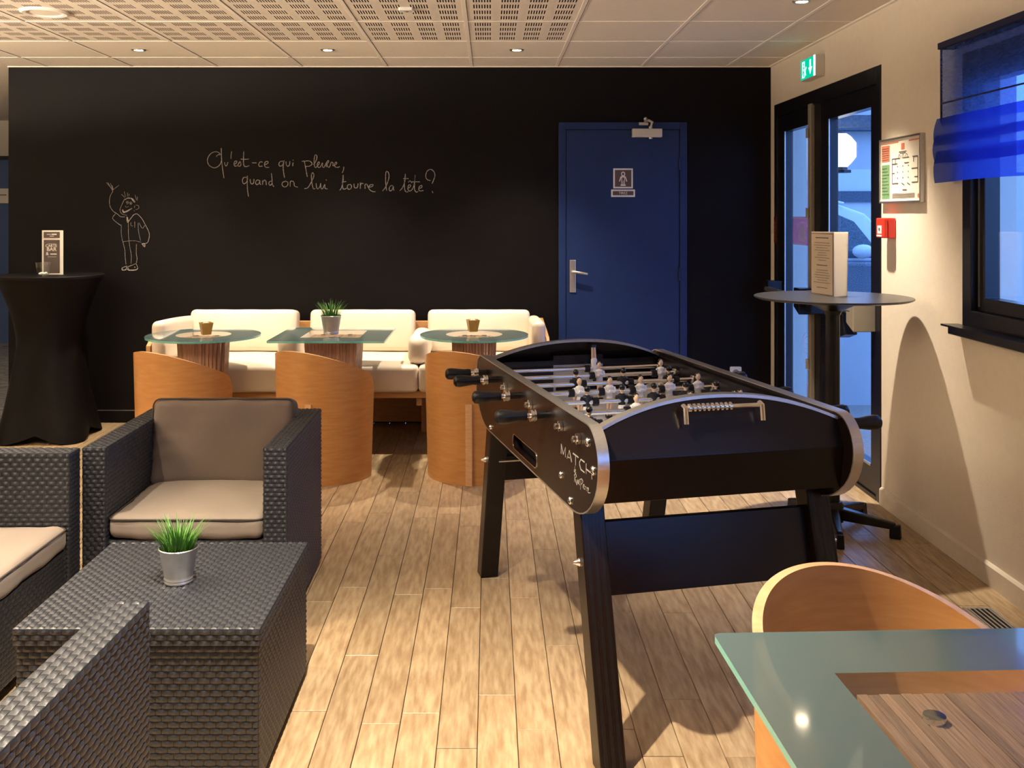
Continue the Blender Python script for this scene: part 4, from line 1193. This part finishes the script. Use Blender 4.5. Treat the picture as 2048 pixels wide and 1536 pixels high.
# ------------------------------------------------------------------ sofa
sf = thing('bench_sofa', 'long beech framed bench sofa with three cream back cushions', 'sofa', (0, 0, 0))
SX0, SX1, SYF, SYB = -2.130, .372, 5.975, 6.80
MB().box(SX0, SX1, SYB - .03, SYB, .02, .725).build('back_board', M['beech_frame'], sf, bevel=.004)
for x, pl in ((SX0, 1), (SX1 - .028, 0)):
    MB().prism([(SYF + .02, 0), (SYB, 0), (SYB, .745), (SYF + .10, .700), (SYF + .02, .655)], x, x + .028, 'x').build('side_panel', M['beech_frame'], sf, bevel=.003)
MB().box(SX0 + .03, SX1 - .03, SYF + .06, SYB - .03, .325, .37).build('seat_board', M['beech_frame'], sf, bevel=.003)
for x in (-1.30, -.445):
    MB().box(x - .018, x + .018, SYF + .55, SYB - .04, 0, .33).build('support_leg', M['beech_frame'], sf, bevel=.003)
    MB().box(x - .018, x + .018, SYF + .10, SYF + .16, .27, .33).build('rail_block', M['beech_frame'], sf, bevel=.003)
segs = ((-2.10, -1.275), (-1.275, -.445), (-.445, .345))
for k, (a, c_) in enumerate(segs):
    b = MB(); cushion(b, c_ - a - .002, .74, .165, .028, .010, 14, Matrix.Translation(((a + c_) / 2, SYF + .37, .450)), wob=.0012, seed=20 + k)
    b.build('seat_cushion', M['leather'], sf)
for k, (a, c_) in enumerate(((-2.045, -1.318), (-1.228, -.515), (-.425, .272))):
    T = Matrix.Translation(((a + c_) / 2, 6.655, .672)) @ Matrix.Rotation(math.radians(82), 4, 'X')
    b = MB(); cushion(b, c_ - a, .285, .16, .035, .014, 12, T, wob=.001, seed=30 + k)
    b.build('back_cushion', M['leather'], sf)
for x in (SX0 + .07, SX1 - .070):
    T = Matrix.Translation((x, 6.36, .665)) @ Matrix.Rotation(math.radians(-3), 4, 'X')
    b = MB(); cushion(b, .085, .74, .245, .035, .006, 12, T, seed=40)
    b.build('arm_cushion', M['leather'], sf)
for x in (-1.272, -.452):
    b = MB(); cushion(b, .125, .52, .175, .05, .006, 10, Matrix.Translation((x, 6.30, .618)), wob=.002, seed=44)
    b.build('divider_cushion', M['leather'], sf)

# ------------------------------------------------------------------ glass tables on slatted pedestals
def pedestal(t, h, top, bot, rnd, n):
    """inverted tapering block laminated from upright slats"""
    w = 2 * top / n
    for i in range(n):
        xc = -top + w * (i + .5)
        k = bot / top
        zt = h - (.0010 if i % 2 else 0)
        if rnd:
            hl = math.sqrt(max(top * top - xc * xc, .0004))
        else: hl = top
        g = w / 2 - .0007
        MB().hexa([((xc - g) * k, -hl * k, 0), ((xc + g) * k, -hl * k, 0), ((xc + g) * k, hl * k, 0), ((xc - g) * k, hl * k, 0),
                   (xc - g, -hl, zt), (xc + g, -hl, zt), (xc + g, hl, zt), (xc - g, hl, zt)]).build('slat', M['lamella'], t)
def glass_table(loc, rnd, size, label, rz=0, inner=.5, top=.165, bot=.105, n=16):
    t = thing('glass_table', label, 'table', loc, rz)
    h = .75; th = .012
    pedestal(t, h - th - .010, top, bot, rnd, n)
    if rnd:
        N_ = 64
        o_ = [(size * math.cos(2 * PI * k / N_), size * math.sin(2 * PI * k / N_)) for k in range(N_)]
        i_ = [(size * inner * math.cos(2 * PI * k / N_), size * inner * math.sin(2 * PI * k / N_)) for k in range(N_)]
    else:
        o_ = rrect(-size, size, -size, size, .012, 4); q = size * inner
        i_ = [(q, q), (-q, q), (-q, -q), (q, -q)]
    flat = o_ + i_
    tri = geometry.tessellate_polygon([[Vector((*p, 0)) for p in o_], [Vector((*p, 0)) for p in i_]])
    no = len(o_)
    b = MB().add([(x, y, h) for x, y in flat], [tuple(q_) for q_ in tri], 0)
    b.add([(x, y, h) for x, y in o_] + [(x, y, h - th) for x, y in o_], [(k, (k + 1) % no, no + (k + 1) % no, no + k) for k in range(no)], 1)
    b.build('frosted_top', [M['frost'], M['gedge']], t)
    MB().add([(x, y, h) for x, y in i_], [tuple(range(len(i_)))], 0).build('clear_centre', M['clear'], t)
    MB().add([(x, y, h - th) for x, y in o_], [tuple(range(no))], 0).build('underside', M['clear'], t)
    for a in range(4):
        x, y = (top * .62 * math.cos(PI / 4 + a * PI / 2), top * .62 * math.sin(PI / 4 + a * PI / 2))
        MB().lathe([(.014, h - th - .012), (.016, h - th - .010), (.016, h - th - .001), (.008, h - th - .0005)], 16, (x * (1.2 if not rnd else 1), y * (1.2 if not rnd else 1), 0)).build('glass_fixing', M['chrome'], t)
    return t
glass_table((-1.715, 5.80, 0), True, .335, 'round frosted glass table with a slatted pedestal by the sofa arm', n=15, top=.145, bot=.11, inner=.48)
glass_table((-.935, 5.83, 0), False, .335, 'square frosted glass table with potted grass before the sofa', n=15, top=.155, bot=.12, inner=.52)
glass_table((-.095, 5.82, 0), True, .325, 'round frosted glass table near the blue door end of the sofa', n=15, top=.135, bot=.10, inner=.52)
glass_table((.742, 1.325, 0), False, .347, 'square frosted glass table in the foreground with slatted pedestal', rz=math.radians(2.2), n=20, top=.172, bot=.12, inner=.565)

def cup(loc, label, rz):
    t = thing('wooden_cup', label, 'cup', loc, rz, group='square wooden cups on the round tables')
    a, c_, h, w = .024, .036, .072, .005
    b = MB()
    o = [(-a, -a, 0), (a, -a, 0), (a, a, 0), (-a, a, 0), (-c_, -c_, h), (c_, -c_, h), (c_, c_, h), (-c_, c_, h)]
    ci = c_ - w; ai = a * 1.1 - w
    i_ = [(-ai, -ai, .02), (ai, -ai, .02), (ai, ai, .02), (-ai, ai, .02), (-ci, -ci, h), (ci, -ci, h), (ci, ci, h), (-ci, ci, h)]
    f = [(0, 3, 2, 1), (0, 1, 5, 4), (1, 2, 6, 5), (2, 3, 7, 6), (3, 0, 4, 7), (8, 9, 10, 11), (8, 12, 13, 9), (9, 13, 14, 10), (10, 14, 15, 11), (11, 15, 12, 8),
         (4, 5, 13, 12), (5, 6, 14, 13), (6, 7, 15, 14), (7, 4, 12, 15)]
    b.add(o + i_, f, 0); b.build('body', M['gold_wood'], t)
    b = MB()
    for k in range(5):
        x = -.014 + k * .007
        b.box(x - .0025, x + .0025, -.018, .018, .03, .070 + .003 * (k % 2))
    b.build('sachets', M['paper'], t)
cup((-1.700, 5.80, .751), 'golden square wooden cup on the round glass table by the sofa arm', .5)
cup((-.105, 5.95, .751), 'golden square wooden cup on the round glass table nearer the blue door', .25)

# ------------------------------------------------------------------ tub chairs
def tub_chair(loc, ang, label, strip=None, group='curved beech tub chairs'):
    """ang: direction (radians) towards which the high back points"""
    t = thing('tub_chair', label, 'chair', loc, ang - PI / 2, group)
    N_ = 72; R0, R1, th = .268, .285, .020
    span = math.radians(108)
    def ztop(a): return .602 + .122 * math.cos(a)
    v = []; f = []; fe = []
    for i in range(N_ + 1):
        a = -span + 2 * span * i / N_
        zt = ztop(a)
        e = min(1, min(i, N_ - i) / 5.0)
        zt = .12 + (zt - .12) * (.86 + .14 * math.sqrt(1 - (1 - e) ** 2))
        for r, z in ((R0, .0), (R0 + (R1 - R0) * .5, zt * .5), (R1, zt), (R1 - th, zt), (R0 - th + (R1 - R0) * .5, zt * .5), (R0 - th, .0)):
            v.append((r * math.sin(a), r * math.cos(a), z))
    for i in range(N_):
        q = i * 6; p = q + 6
        for k in range(6):
            k2 = (k + 1) % 6
            (fe if k in (2, 5) else f).append((q + k, q + k2, p + k2, p + k))
    fe += [tuple(range(6)), tuple(N_ * 6 + k for k in range(6))[::-1]]
    MB().add(v, f, 0, True).add(v, fe, 1, False).build('shell', [M['beech'], M['beech_edge']], t, sharp=40)
    b = MB(); prof = [(.0005, .405), (.16, .412), (.196, .404), (.206, .385), (.200, .345), (.0005, .345)]
    b.lathe(prof, 40, (0, .036, 0), cap=False).build('seat_cushion', M['leather'], t)
    MB().lathe([(.204, .30), (.204, .345)], 40, (0, .036, 0)).build('seat_board', M['beech_frame'], t)
    s_ = 0 if strip is None else strip
    for a in (s_,):
        T = Matrix.Rotation(-a, 4, 'Z')
        MB().hexa([(-.018, R0 - .001, 0), (.018, R0 - .001, 0), (.018, R0 + .016, 0), (-.018, R0 + .016, 0),
                   (-.018, R0 + .009, .445), (.018, R0 + .009, .445), (.018, R0 + .026, .445), (-.018, R0 + .026, .445)], T=T).build('batten', M['beech_edge'], t, bevel=.002)
    return t
tub_chair((-1.715, 5.48, 0), -PI / 2 - math.radians(32), 'curved beech tub chair at the round table, partly behind a rattan armchair', math.radians(-20))
tub_chair((-.930, 5.50, 0), -PI / 2 - math.radians(30), 'curved beech tub chair at the square glass table with potted grass', math.radians(-20))
tub_chair((-.085, 5.51, 0), -PI / 2 - math.radians(26), 'curved beech tub chair beside the football table handles', math.radians(-20))
tub_chair((.782, 1.800, 0), PI / 2 + math.radians(24), 'curved beech tub chair tucked under the foreground glass table', math.radians(0))

# ------------------------------------------------------------------ covered high table
def spandex_table(loc):
    t = thing('covered_high_table', 'round high table under a tight black stretch cover', 'table', loc)
    N_ = 96; RT, HT = .335, 1.072
    prof = []
    v = []; zs = []
    K = 36
    foot = [math.radians(45 + 90 * k + 4) for k in range(4)]
    for j in range(K + 1):
        u = j / K
        z = HT - .006 - (HT - .010) * u
        for i in range(N_):
            a = 2 * PI * i / N_
            c4 = max(math.cos(a - foot[0]), math.cos(a - foot[1]), math.cos(a - foot[2]), math.cos(a - foot[3]))   # 1 at feet, .707 between
            c = (c4 - .7071) / .2929
            w_top = RT * (1 - 1.15 * u) if u < .38 else 0
            waist = .205
            rr_top = RT - (RT - waist) * (1 - (1 - min(u / .42, 1)) ** 1.7)
            low = max(0, (u - .40) / .60)
            r_foot = waist + (.345 - waist) * low ** 1.25
            r_mid = waist + (.262 - waist) * low ** 1.5
            r = rr_top if u < .40 else r_mid + (r_foot - r_mid) * (max(c, 0) ** 2.3)
            zz_ = z
            if u > .80: zz_ += (u - .8) / .2 * .055 * (1 - max(c, 0) ** 1.2)
            r += .0035 * math.sin(a * 9 + u * 8) * math.sin(PI * u) ** 2
            v.append((r * math.cos(a), r * math.sin(a), zz_))
    f = [(j * N_ + i, j * N_ + (i + 1) % N_, (j + 1) * N_ + (i + 1) % N_, (j + 1) * N_ + i) for j in range(K) for i in range(N_)]
    MB().add(v, f, 0, True).build('stretch_cover', M['spandex'], t, sharp=60)
    MB().lathe([(.0005, HT), (RT - .004, HT), (RT + .001, HT - .004), (RT, HT - .018), (RT - .02, HT - .022), (.0005, HT - .022)], 72, cap=False).build('top_cover', M['spandex'], t)
    MB().lathe([(.03, .02), (.03, HT - .02)], 16).build('column', M['black_pl'], t)
    for a in foot:
        MB().tube([(0, 0, .05), (.31 * math.cos(a), .31 * math.sin(a), .022)], .018, 8).build('foot', M['black_pl'], t)
    return t
spandex_table((-2.915, 6.42, 0))

mc = thing('menu_card', 'small dark bar menu card with pale border on the covered high table', 'menu', (-2.890, 6.40, 1.0722))
MB().box(-.068, .068, -.006, .006, 0, .292).build('card', M['paper'], mc, bevel=.001)
MB().box(-.056, .050, -.0075, -.0055, .010, .230).build('lower_print', M['card_brown'], mc)
MB().box(-.056, .050, -.0075, -.0055, .242, .282).build('upper_print', M['card_brown'], mc)
b = MB()
for txt, size, x, z in (('CARTE', .025, -.006, .190), ('BAR', .036, -.004, .167), ('&', .030, -.032, .138)):
    text_into(b, txt, size, face_T((x, -.0078, z), (1, 0, 0), (0, 0, 1)))
T = face_T((0, -.0076, 0), (1, 0, 0), (0, 0, 1))
for (x0_, x1_, z, w) in ((-.012, .030, .136, .006), (-.030, .028, .118, .002), (-.030, .026, .204, .0016), (-.004, .030, .266, .007), (-.036, -.008, .266, .003), (-.016, .012, .254, .003)):
    ribbon(b, [(x0_, z), (x1_, z)], w, T, k=1)
b.build('lettering', M['paper'], mc, recalc=False)

gl = thing('tumbler', 'small clear glass with white sweets on the covered high table', 'glass', (-2.893, 6.27, 1.0722))
MB().lathe([(.0005, 0), (.030, 0), (.034, .003), (.046, .088), (.0445, .088), (.032, .008), (.0005, .007)], 28, cap=False).build('glass_wall', M['tumbler'], gl)
b = MB()
rg = random.Random(4)
for k in range(7):
    b.ball((rg.uniform(-.018, .018), rg.uniform(-.018, .012), .014 + .004 * (k % 2)), .010, 10, 0, 1.2, 1, .7)
b.build('sweets', M['sugar'], gl)

# ------------------------------------------------------------------ bar table at the glazed door
bt = thing('bar_table', 'tall round black bar table with star foot', 'table', (1.602, 4.53, 0))
MB().lathe([(.0005, 1.0725), (.340, 1.0725), (.354, 1.078), (.356, 1.082), (.3535, 1.085), (.0005, 1.085)], 80, cap=False).build('table_top', M['black_top'], bt)
MB().lathe([(.036, 1.00), (.045, 1.02), (.125, 1.059), (.130, 1.0725), (.0005, 1.0725)], 40, cap=False).build('top_bracket', M['black_pl'], bt)
for a in range(4):
    MB().lathe([(.006, 1.052), (.006, 1.061)], 8, (.115 * math.cos(a * PI / 2 - PI / 4), .115 * math.sin(a * PI / 2 - PI / 4), 0)).build('screw', M['alu'], bt)
MB().lathe([(.033, .10), (.033, 1.02)], 28).build('column', M['black_pl'], bt)
MB().lathe([(.0005, .035), (.048, .037), (.050, .115), (.040, .130), (.034, .132)], 28, cap=False).build('hub', M['black_pl'], bt)
for k in range(5):
    a = math.radians(-31 + 72 * k)
    T = Matrix.Rotation(a, 4, 'Z')
    v = [(.035, -.028, .050), (.035, .028, .050), (.275, .016, .040), (.275, -.016, .040), (.035, -.024, .105), (.035, .024, .105), (.275, .013, .070), (.275, -.013, .070)]
    arm = MB().add(v, [(0, 1, 2, 3), (4, 7, 6, 5), (0, 4, 5, 1), (1, 5, 6, 2), (2, 6, 7, 3), (3, 7, 4, 0)], 0, False, T).build('star_foot', M['black_pl'], bt, bevel=.006)
    MB().add([(.250, -.018, 0), (.300, -.018, 0), (.300, .018, 0), (.250, .018, 0), (.250, -.016, .055), (.297, -.014, .066), (.297, .014, .066), (.250, .016, .055)],
             [(0, 3, 2, 1), (4, 5, 6, 7), (0, 1, 5, 4), (1, 2, 6, 5), (2, 3, 7, 6), (3, 0, 4, 7)], 0, False, T).build('glide', M['black_pl'], arm, bevel=.006)

mn = thing('menu_display', 'tall folded paper menu standing on the round bar table', 'menu', (1.597, 4.50, 1.0857))
A_, B_, C_ = Vector((-.041, .185, 0)), Vector((0, 0, 0)), Vector((.086, .065, 0))
hh = .300
def sheet(p, q_, dz=Vector((0, 0, 0)), name='sheet', m=None):
    n_ = (q_ - p).cross(Vector((0, 0, 1))).normalized() * .0012
    up = Vector((0, 0, hh))
    return MB().hexa([p - n_, q_ - n_, q_ + n_, p + n_, p - n_ + up, q_ - n_ + up + dz, q_ + n_ + up + dz, p + n_ + up]).build(name, m or M['paper'], mn)
s1_ = sheet(A_, B_, name='text_sheet', m=M['paper_tan'])
sheet(B_ + Vector((.0015, .0015, 0)), C_, Vector((.006, .004, 0)), 'white_sheet', M['paper_thin'])
sheet(C_ + Vector((0, .003, 0)), A_ + Vector((.002, 0, 0)), name='rear_sheet')
xd = (B_ - A_).normalized()
T = face_T((A_ + B_) / 2 + Vector((-.0026, -.0008, 0)), xd, (0, 0, 1))
b = MB(); Lh = (B_ - A_).length / 2
for s_ in ([(-Lh, .004), (Lh, .004)], [(-Lh, .292), (Lh, .292)], [(Lh - .003, .004), (Lh - .003, .292)]): ribbon(b, s_, .003, T, k=1)
z = .272
for k, (wd, w) in enumerate(((.055, .004), (0, 0), (.065, .002), (.070, .002), (.050, .002), (.064, .002), (.035, .002), (.04, .002), (.062, .002), (.034, .002), (0, 0), (.045, .004), (0, 0), (.048, .002), (.056, .002),
                             (.066, .002), (.060, .002), (.042, .002), (.070, .002), (0, 0), (.045, .003))):
    if wd: ribbon(b, [(-wd, z), (wd, z)], w, T, k=1)
    z -= .0118
b.build('printed_lines', M['ink'], s1_, recalc=False)

# ------------------------------------------------------------------ outside
og = struct(MB().box(WX + .22, 40, -10, 40, -.2, -.02).build('ground_outside', M['asphalt']), 'pale paved yard outside the glazed door', 'ground')
struct(MB().box(WX + .22, 2.53, 7.57, 7.80, -.02, 3.0).build('wall_outside_pier', M['ext_wall']), 'tall rendered pier of the outside wall', 'wall')
struct(MB().box(2.53, 4.1, 7.57, 7.75, -.02, .82).build('wall_outside_low', M['ext_wall']), 'low rendered wall outside the glazed door', 'wall')
struct(MB().box(3.75, 12, 7.57, 7.9, -.02, 1.80).build('wall_outside_tall', M['ext_wall']), 'tall rendered wall seen through the window', 'wall')
MBc = MB().box(2.24, 3.75, 7.30, 7.40, 2.13, 2.22).build('entrance_canopy', M['ext_dark'])
tag(MBc, 'dark canopy beam above the yard outside the door', 'canopy')
ln_ = thing('wall_lantern', 'bright octagonal white lantern lit outside the glazed door', 'lantern', (2.605, 7.21, 1.80))
MB().lathe([(.05, .02), (.085, .055), (.122, .10), (.122, .20), (.085, .245), (.05, .27)], 8, smooth=False).build('glass_globe', M['lantern_on'], ln_)
MB().lathe([(.085, -.020), (.085, 0), (.06, .004), (.055, .022)], 8, smooth=False).build('base', M['black_alu'], ln_)
MB().lathe([(.05, .265), (.03, .29), (.005, .30)], 8, smooth=False).build('cap', M['black_alu'], ln_)
MB().tube([(0, .06, -.01), (-.05, .20, -.01), (-.10, .37, -.01)], .012, 8).build('bracket', M['black_alu'], ln_)
fb_ = thing('background_building', 'pale building with dark bands across the yard', 'building', (6.5, 16, 0))
MB().box(-5, 0, 0, .4, -.02, 1.68).build('plinth_wall', M['ext_pale'], fb_)
MB().box(-5, 0, -.05, .4, 1.68, 1.86).build('dark_band', M['ext_dark'], fb_)
MB().box(-5, 0, 0, .4, 1.86, 2.22).build('wall', M['ext_pale'], fb_)
MB().box(-5, 0, .05, .4, 2.22, 4.2).build('upper_wall', M['ext_wall'], fb_)
MB().box(-5, 0, -.25, .4, 2.85, 2.98).build('ledge', M['ext_dark'], fb_)

# parked car beyond the low wall, seen from its side
car = thing('parked_car', 'dark parked car with pale roof, spattered with rain, beyond the door glass', 'car', (2.95, 9.55, -.02))
def car_section(pr, y0_, y1_, mi=0):
    return pr
body = [(-2.1, .35), (-2.15, .75), (-2.05, 1.02), (-1.3, 1.06), (0.9, 1.02), (1.65, .92), (2.05, .80), (2.12, .55), (2.08, .32), (1.72, .30), (1.66, .50), (1.48, .62), (1.22, .62), (1.04, .50), (.98, .28),
        (-.98, .28), (-1.04, .50), (-1.22, .62), (-1.48, .62), (-1.66, .50), (-1.72, .32)]
MB().prism(body, 0, 1.72, 'y').build('body', M['car_dark'], car, bevel=.06, seg=3)
cab = [(-1.95, 1.02), (-1.65, 1.42), (-1.2, 1.56), (-.1, 1.62), (.55, 1.60), (.82, 1.50), (1.28, 1.02)]
v = []
for (x, z) in cab:
    ins = .05 + .16 * (z - 1.0) / .6
    v += [(x, ins, z), (x, 1.72 - ins, z)]
n = len(cab)
f = [(i * 2, i * 2 + 2, i * 2 + 3, i * 2 + 1) for i in range(n - 1)] + [tuple(i * 2 for i in range(n))[::-1], tuple(i * 2 + 1 for i in range(n)), (0, 1, (n - 1) * 2 + 1, (n - 1) * 2)]
MB().add(v, f).build('cabin', M['car_white'], car, bevel=.03, seg=3)
def side_glass(pts, nm):
    b_ = MB(); vv = []
    for (x, z) in pts:
        ins = .05 + .16 * (z - 1.0) / .6
        vv += [(x, ins - .012, z), (x, ins + .02, z)]
    k = len(pts)
    ff = [tuple(i * 2 for i in range(k)), tuple(i * 2 + 1 for i in range(k))[::-1]] + [(i * 2, i * 2 + 1, ((i + 1) % k) * 2 + 1, ((i + 1) % k) * 2) for i in range(k)]
    b_.add(vv, ff).build(nm, M['car_glass'], car, bevel=.01)
side_glass([(-.32, 1.06), (-.30, 1.50), (.10, 1.54), (.48, 1.52), (.70, 1.42), (.90, 1.14), (.90, 1.06)], 'front_window')
side_glass([(-1.40, 1.08), (-1.25, 1.46), (-.42, 1.50), (-.40, 1.06)], 'rear_window')
MB().ball((.70, -.08, 1.13), .10, 14, 0, 1.1, .8, .7).build('mirror', M['car_white'], car)
MB().tube([(-1.2, .18, 1.58), (-1.1, .18, 1.63), (.3, .18, 1.67), (.60, .18, 1.60)], .016, 8).build('roof_rail', M['car_white'], car)
MB().box(.12, .30, -.025, .0, .92, .945).build('door_handle', M['car_white'], car, bevel=.008)
MB().box(-.30, -.12, -.025, .0, .94, .965).build('door_handle', M['car_white'], car, bevel=.008)
for x in (-1.35, 1.35):
    for y in (.02, 1.52):
        wh = MB().lathe([(.20, -.0), (.31, .01), (.325, .05), (.325, .15), (.31, .18), (.20, .19)], 28, T=Matrix.Translation((x, y, .325)) @ Matrix.Rotation(-PI / 2, 4, 'X')).build('wheel', M['tyre'], car)
        MB().lathe([(.0005, .02), (.20, .015), (.20, .02)], 20, T=Matrix.Translation((x, y, .325)) @ Matrix.Rotation(-PI / 2, 4, 'X'), cap=False).build('wheel_cover', M['alu'], wh)
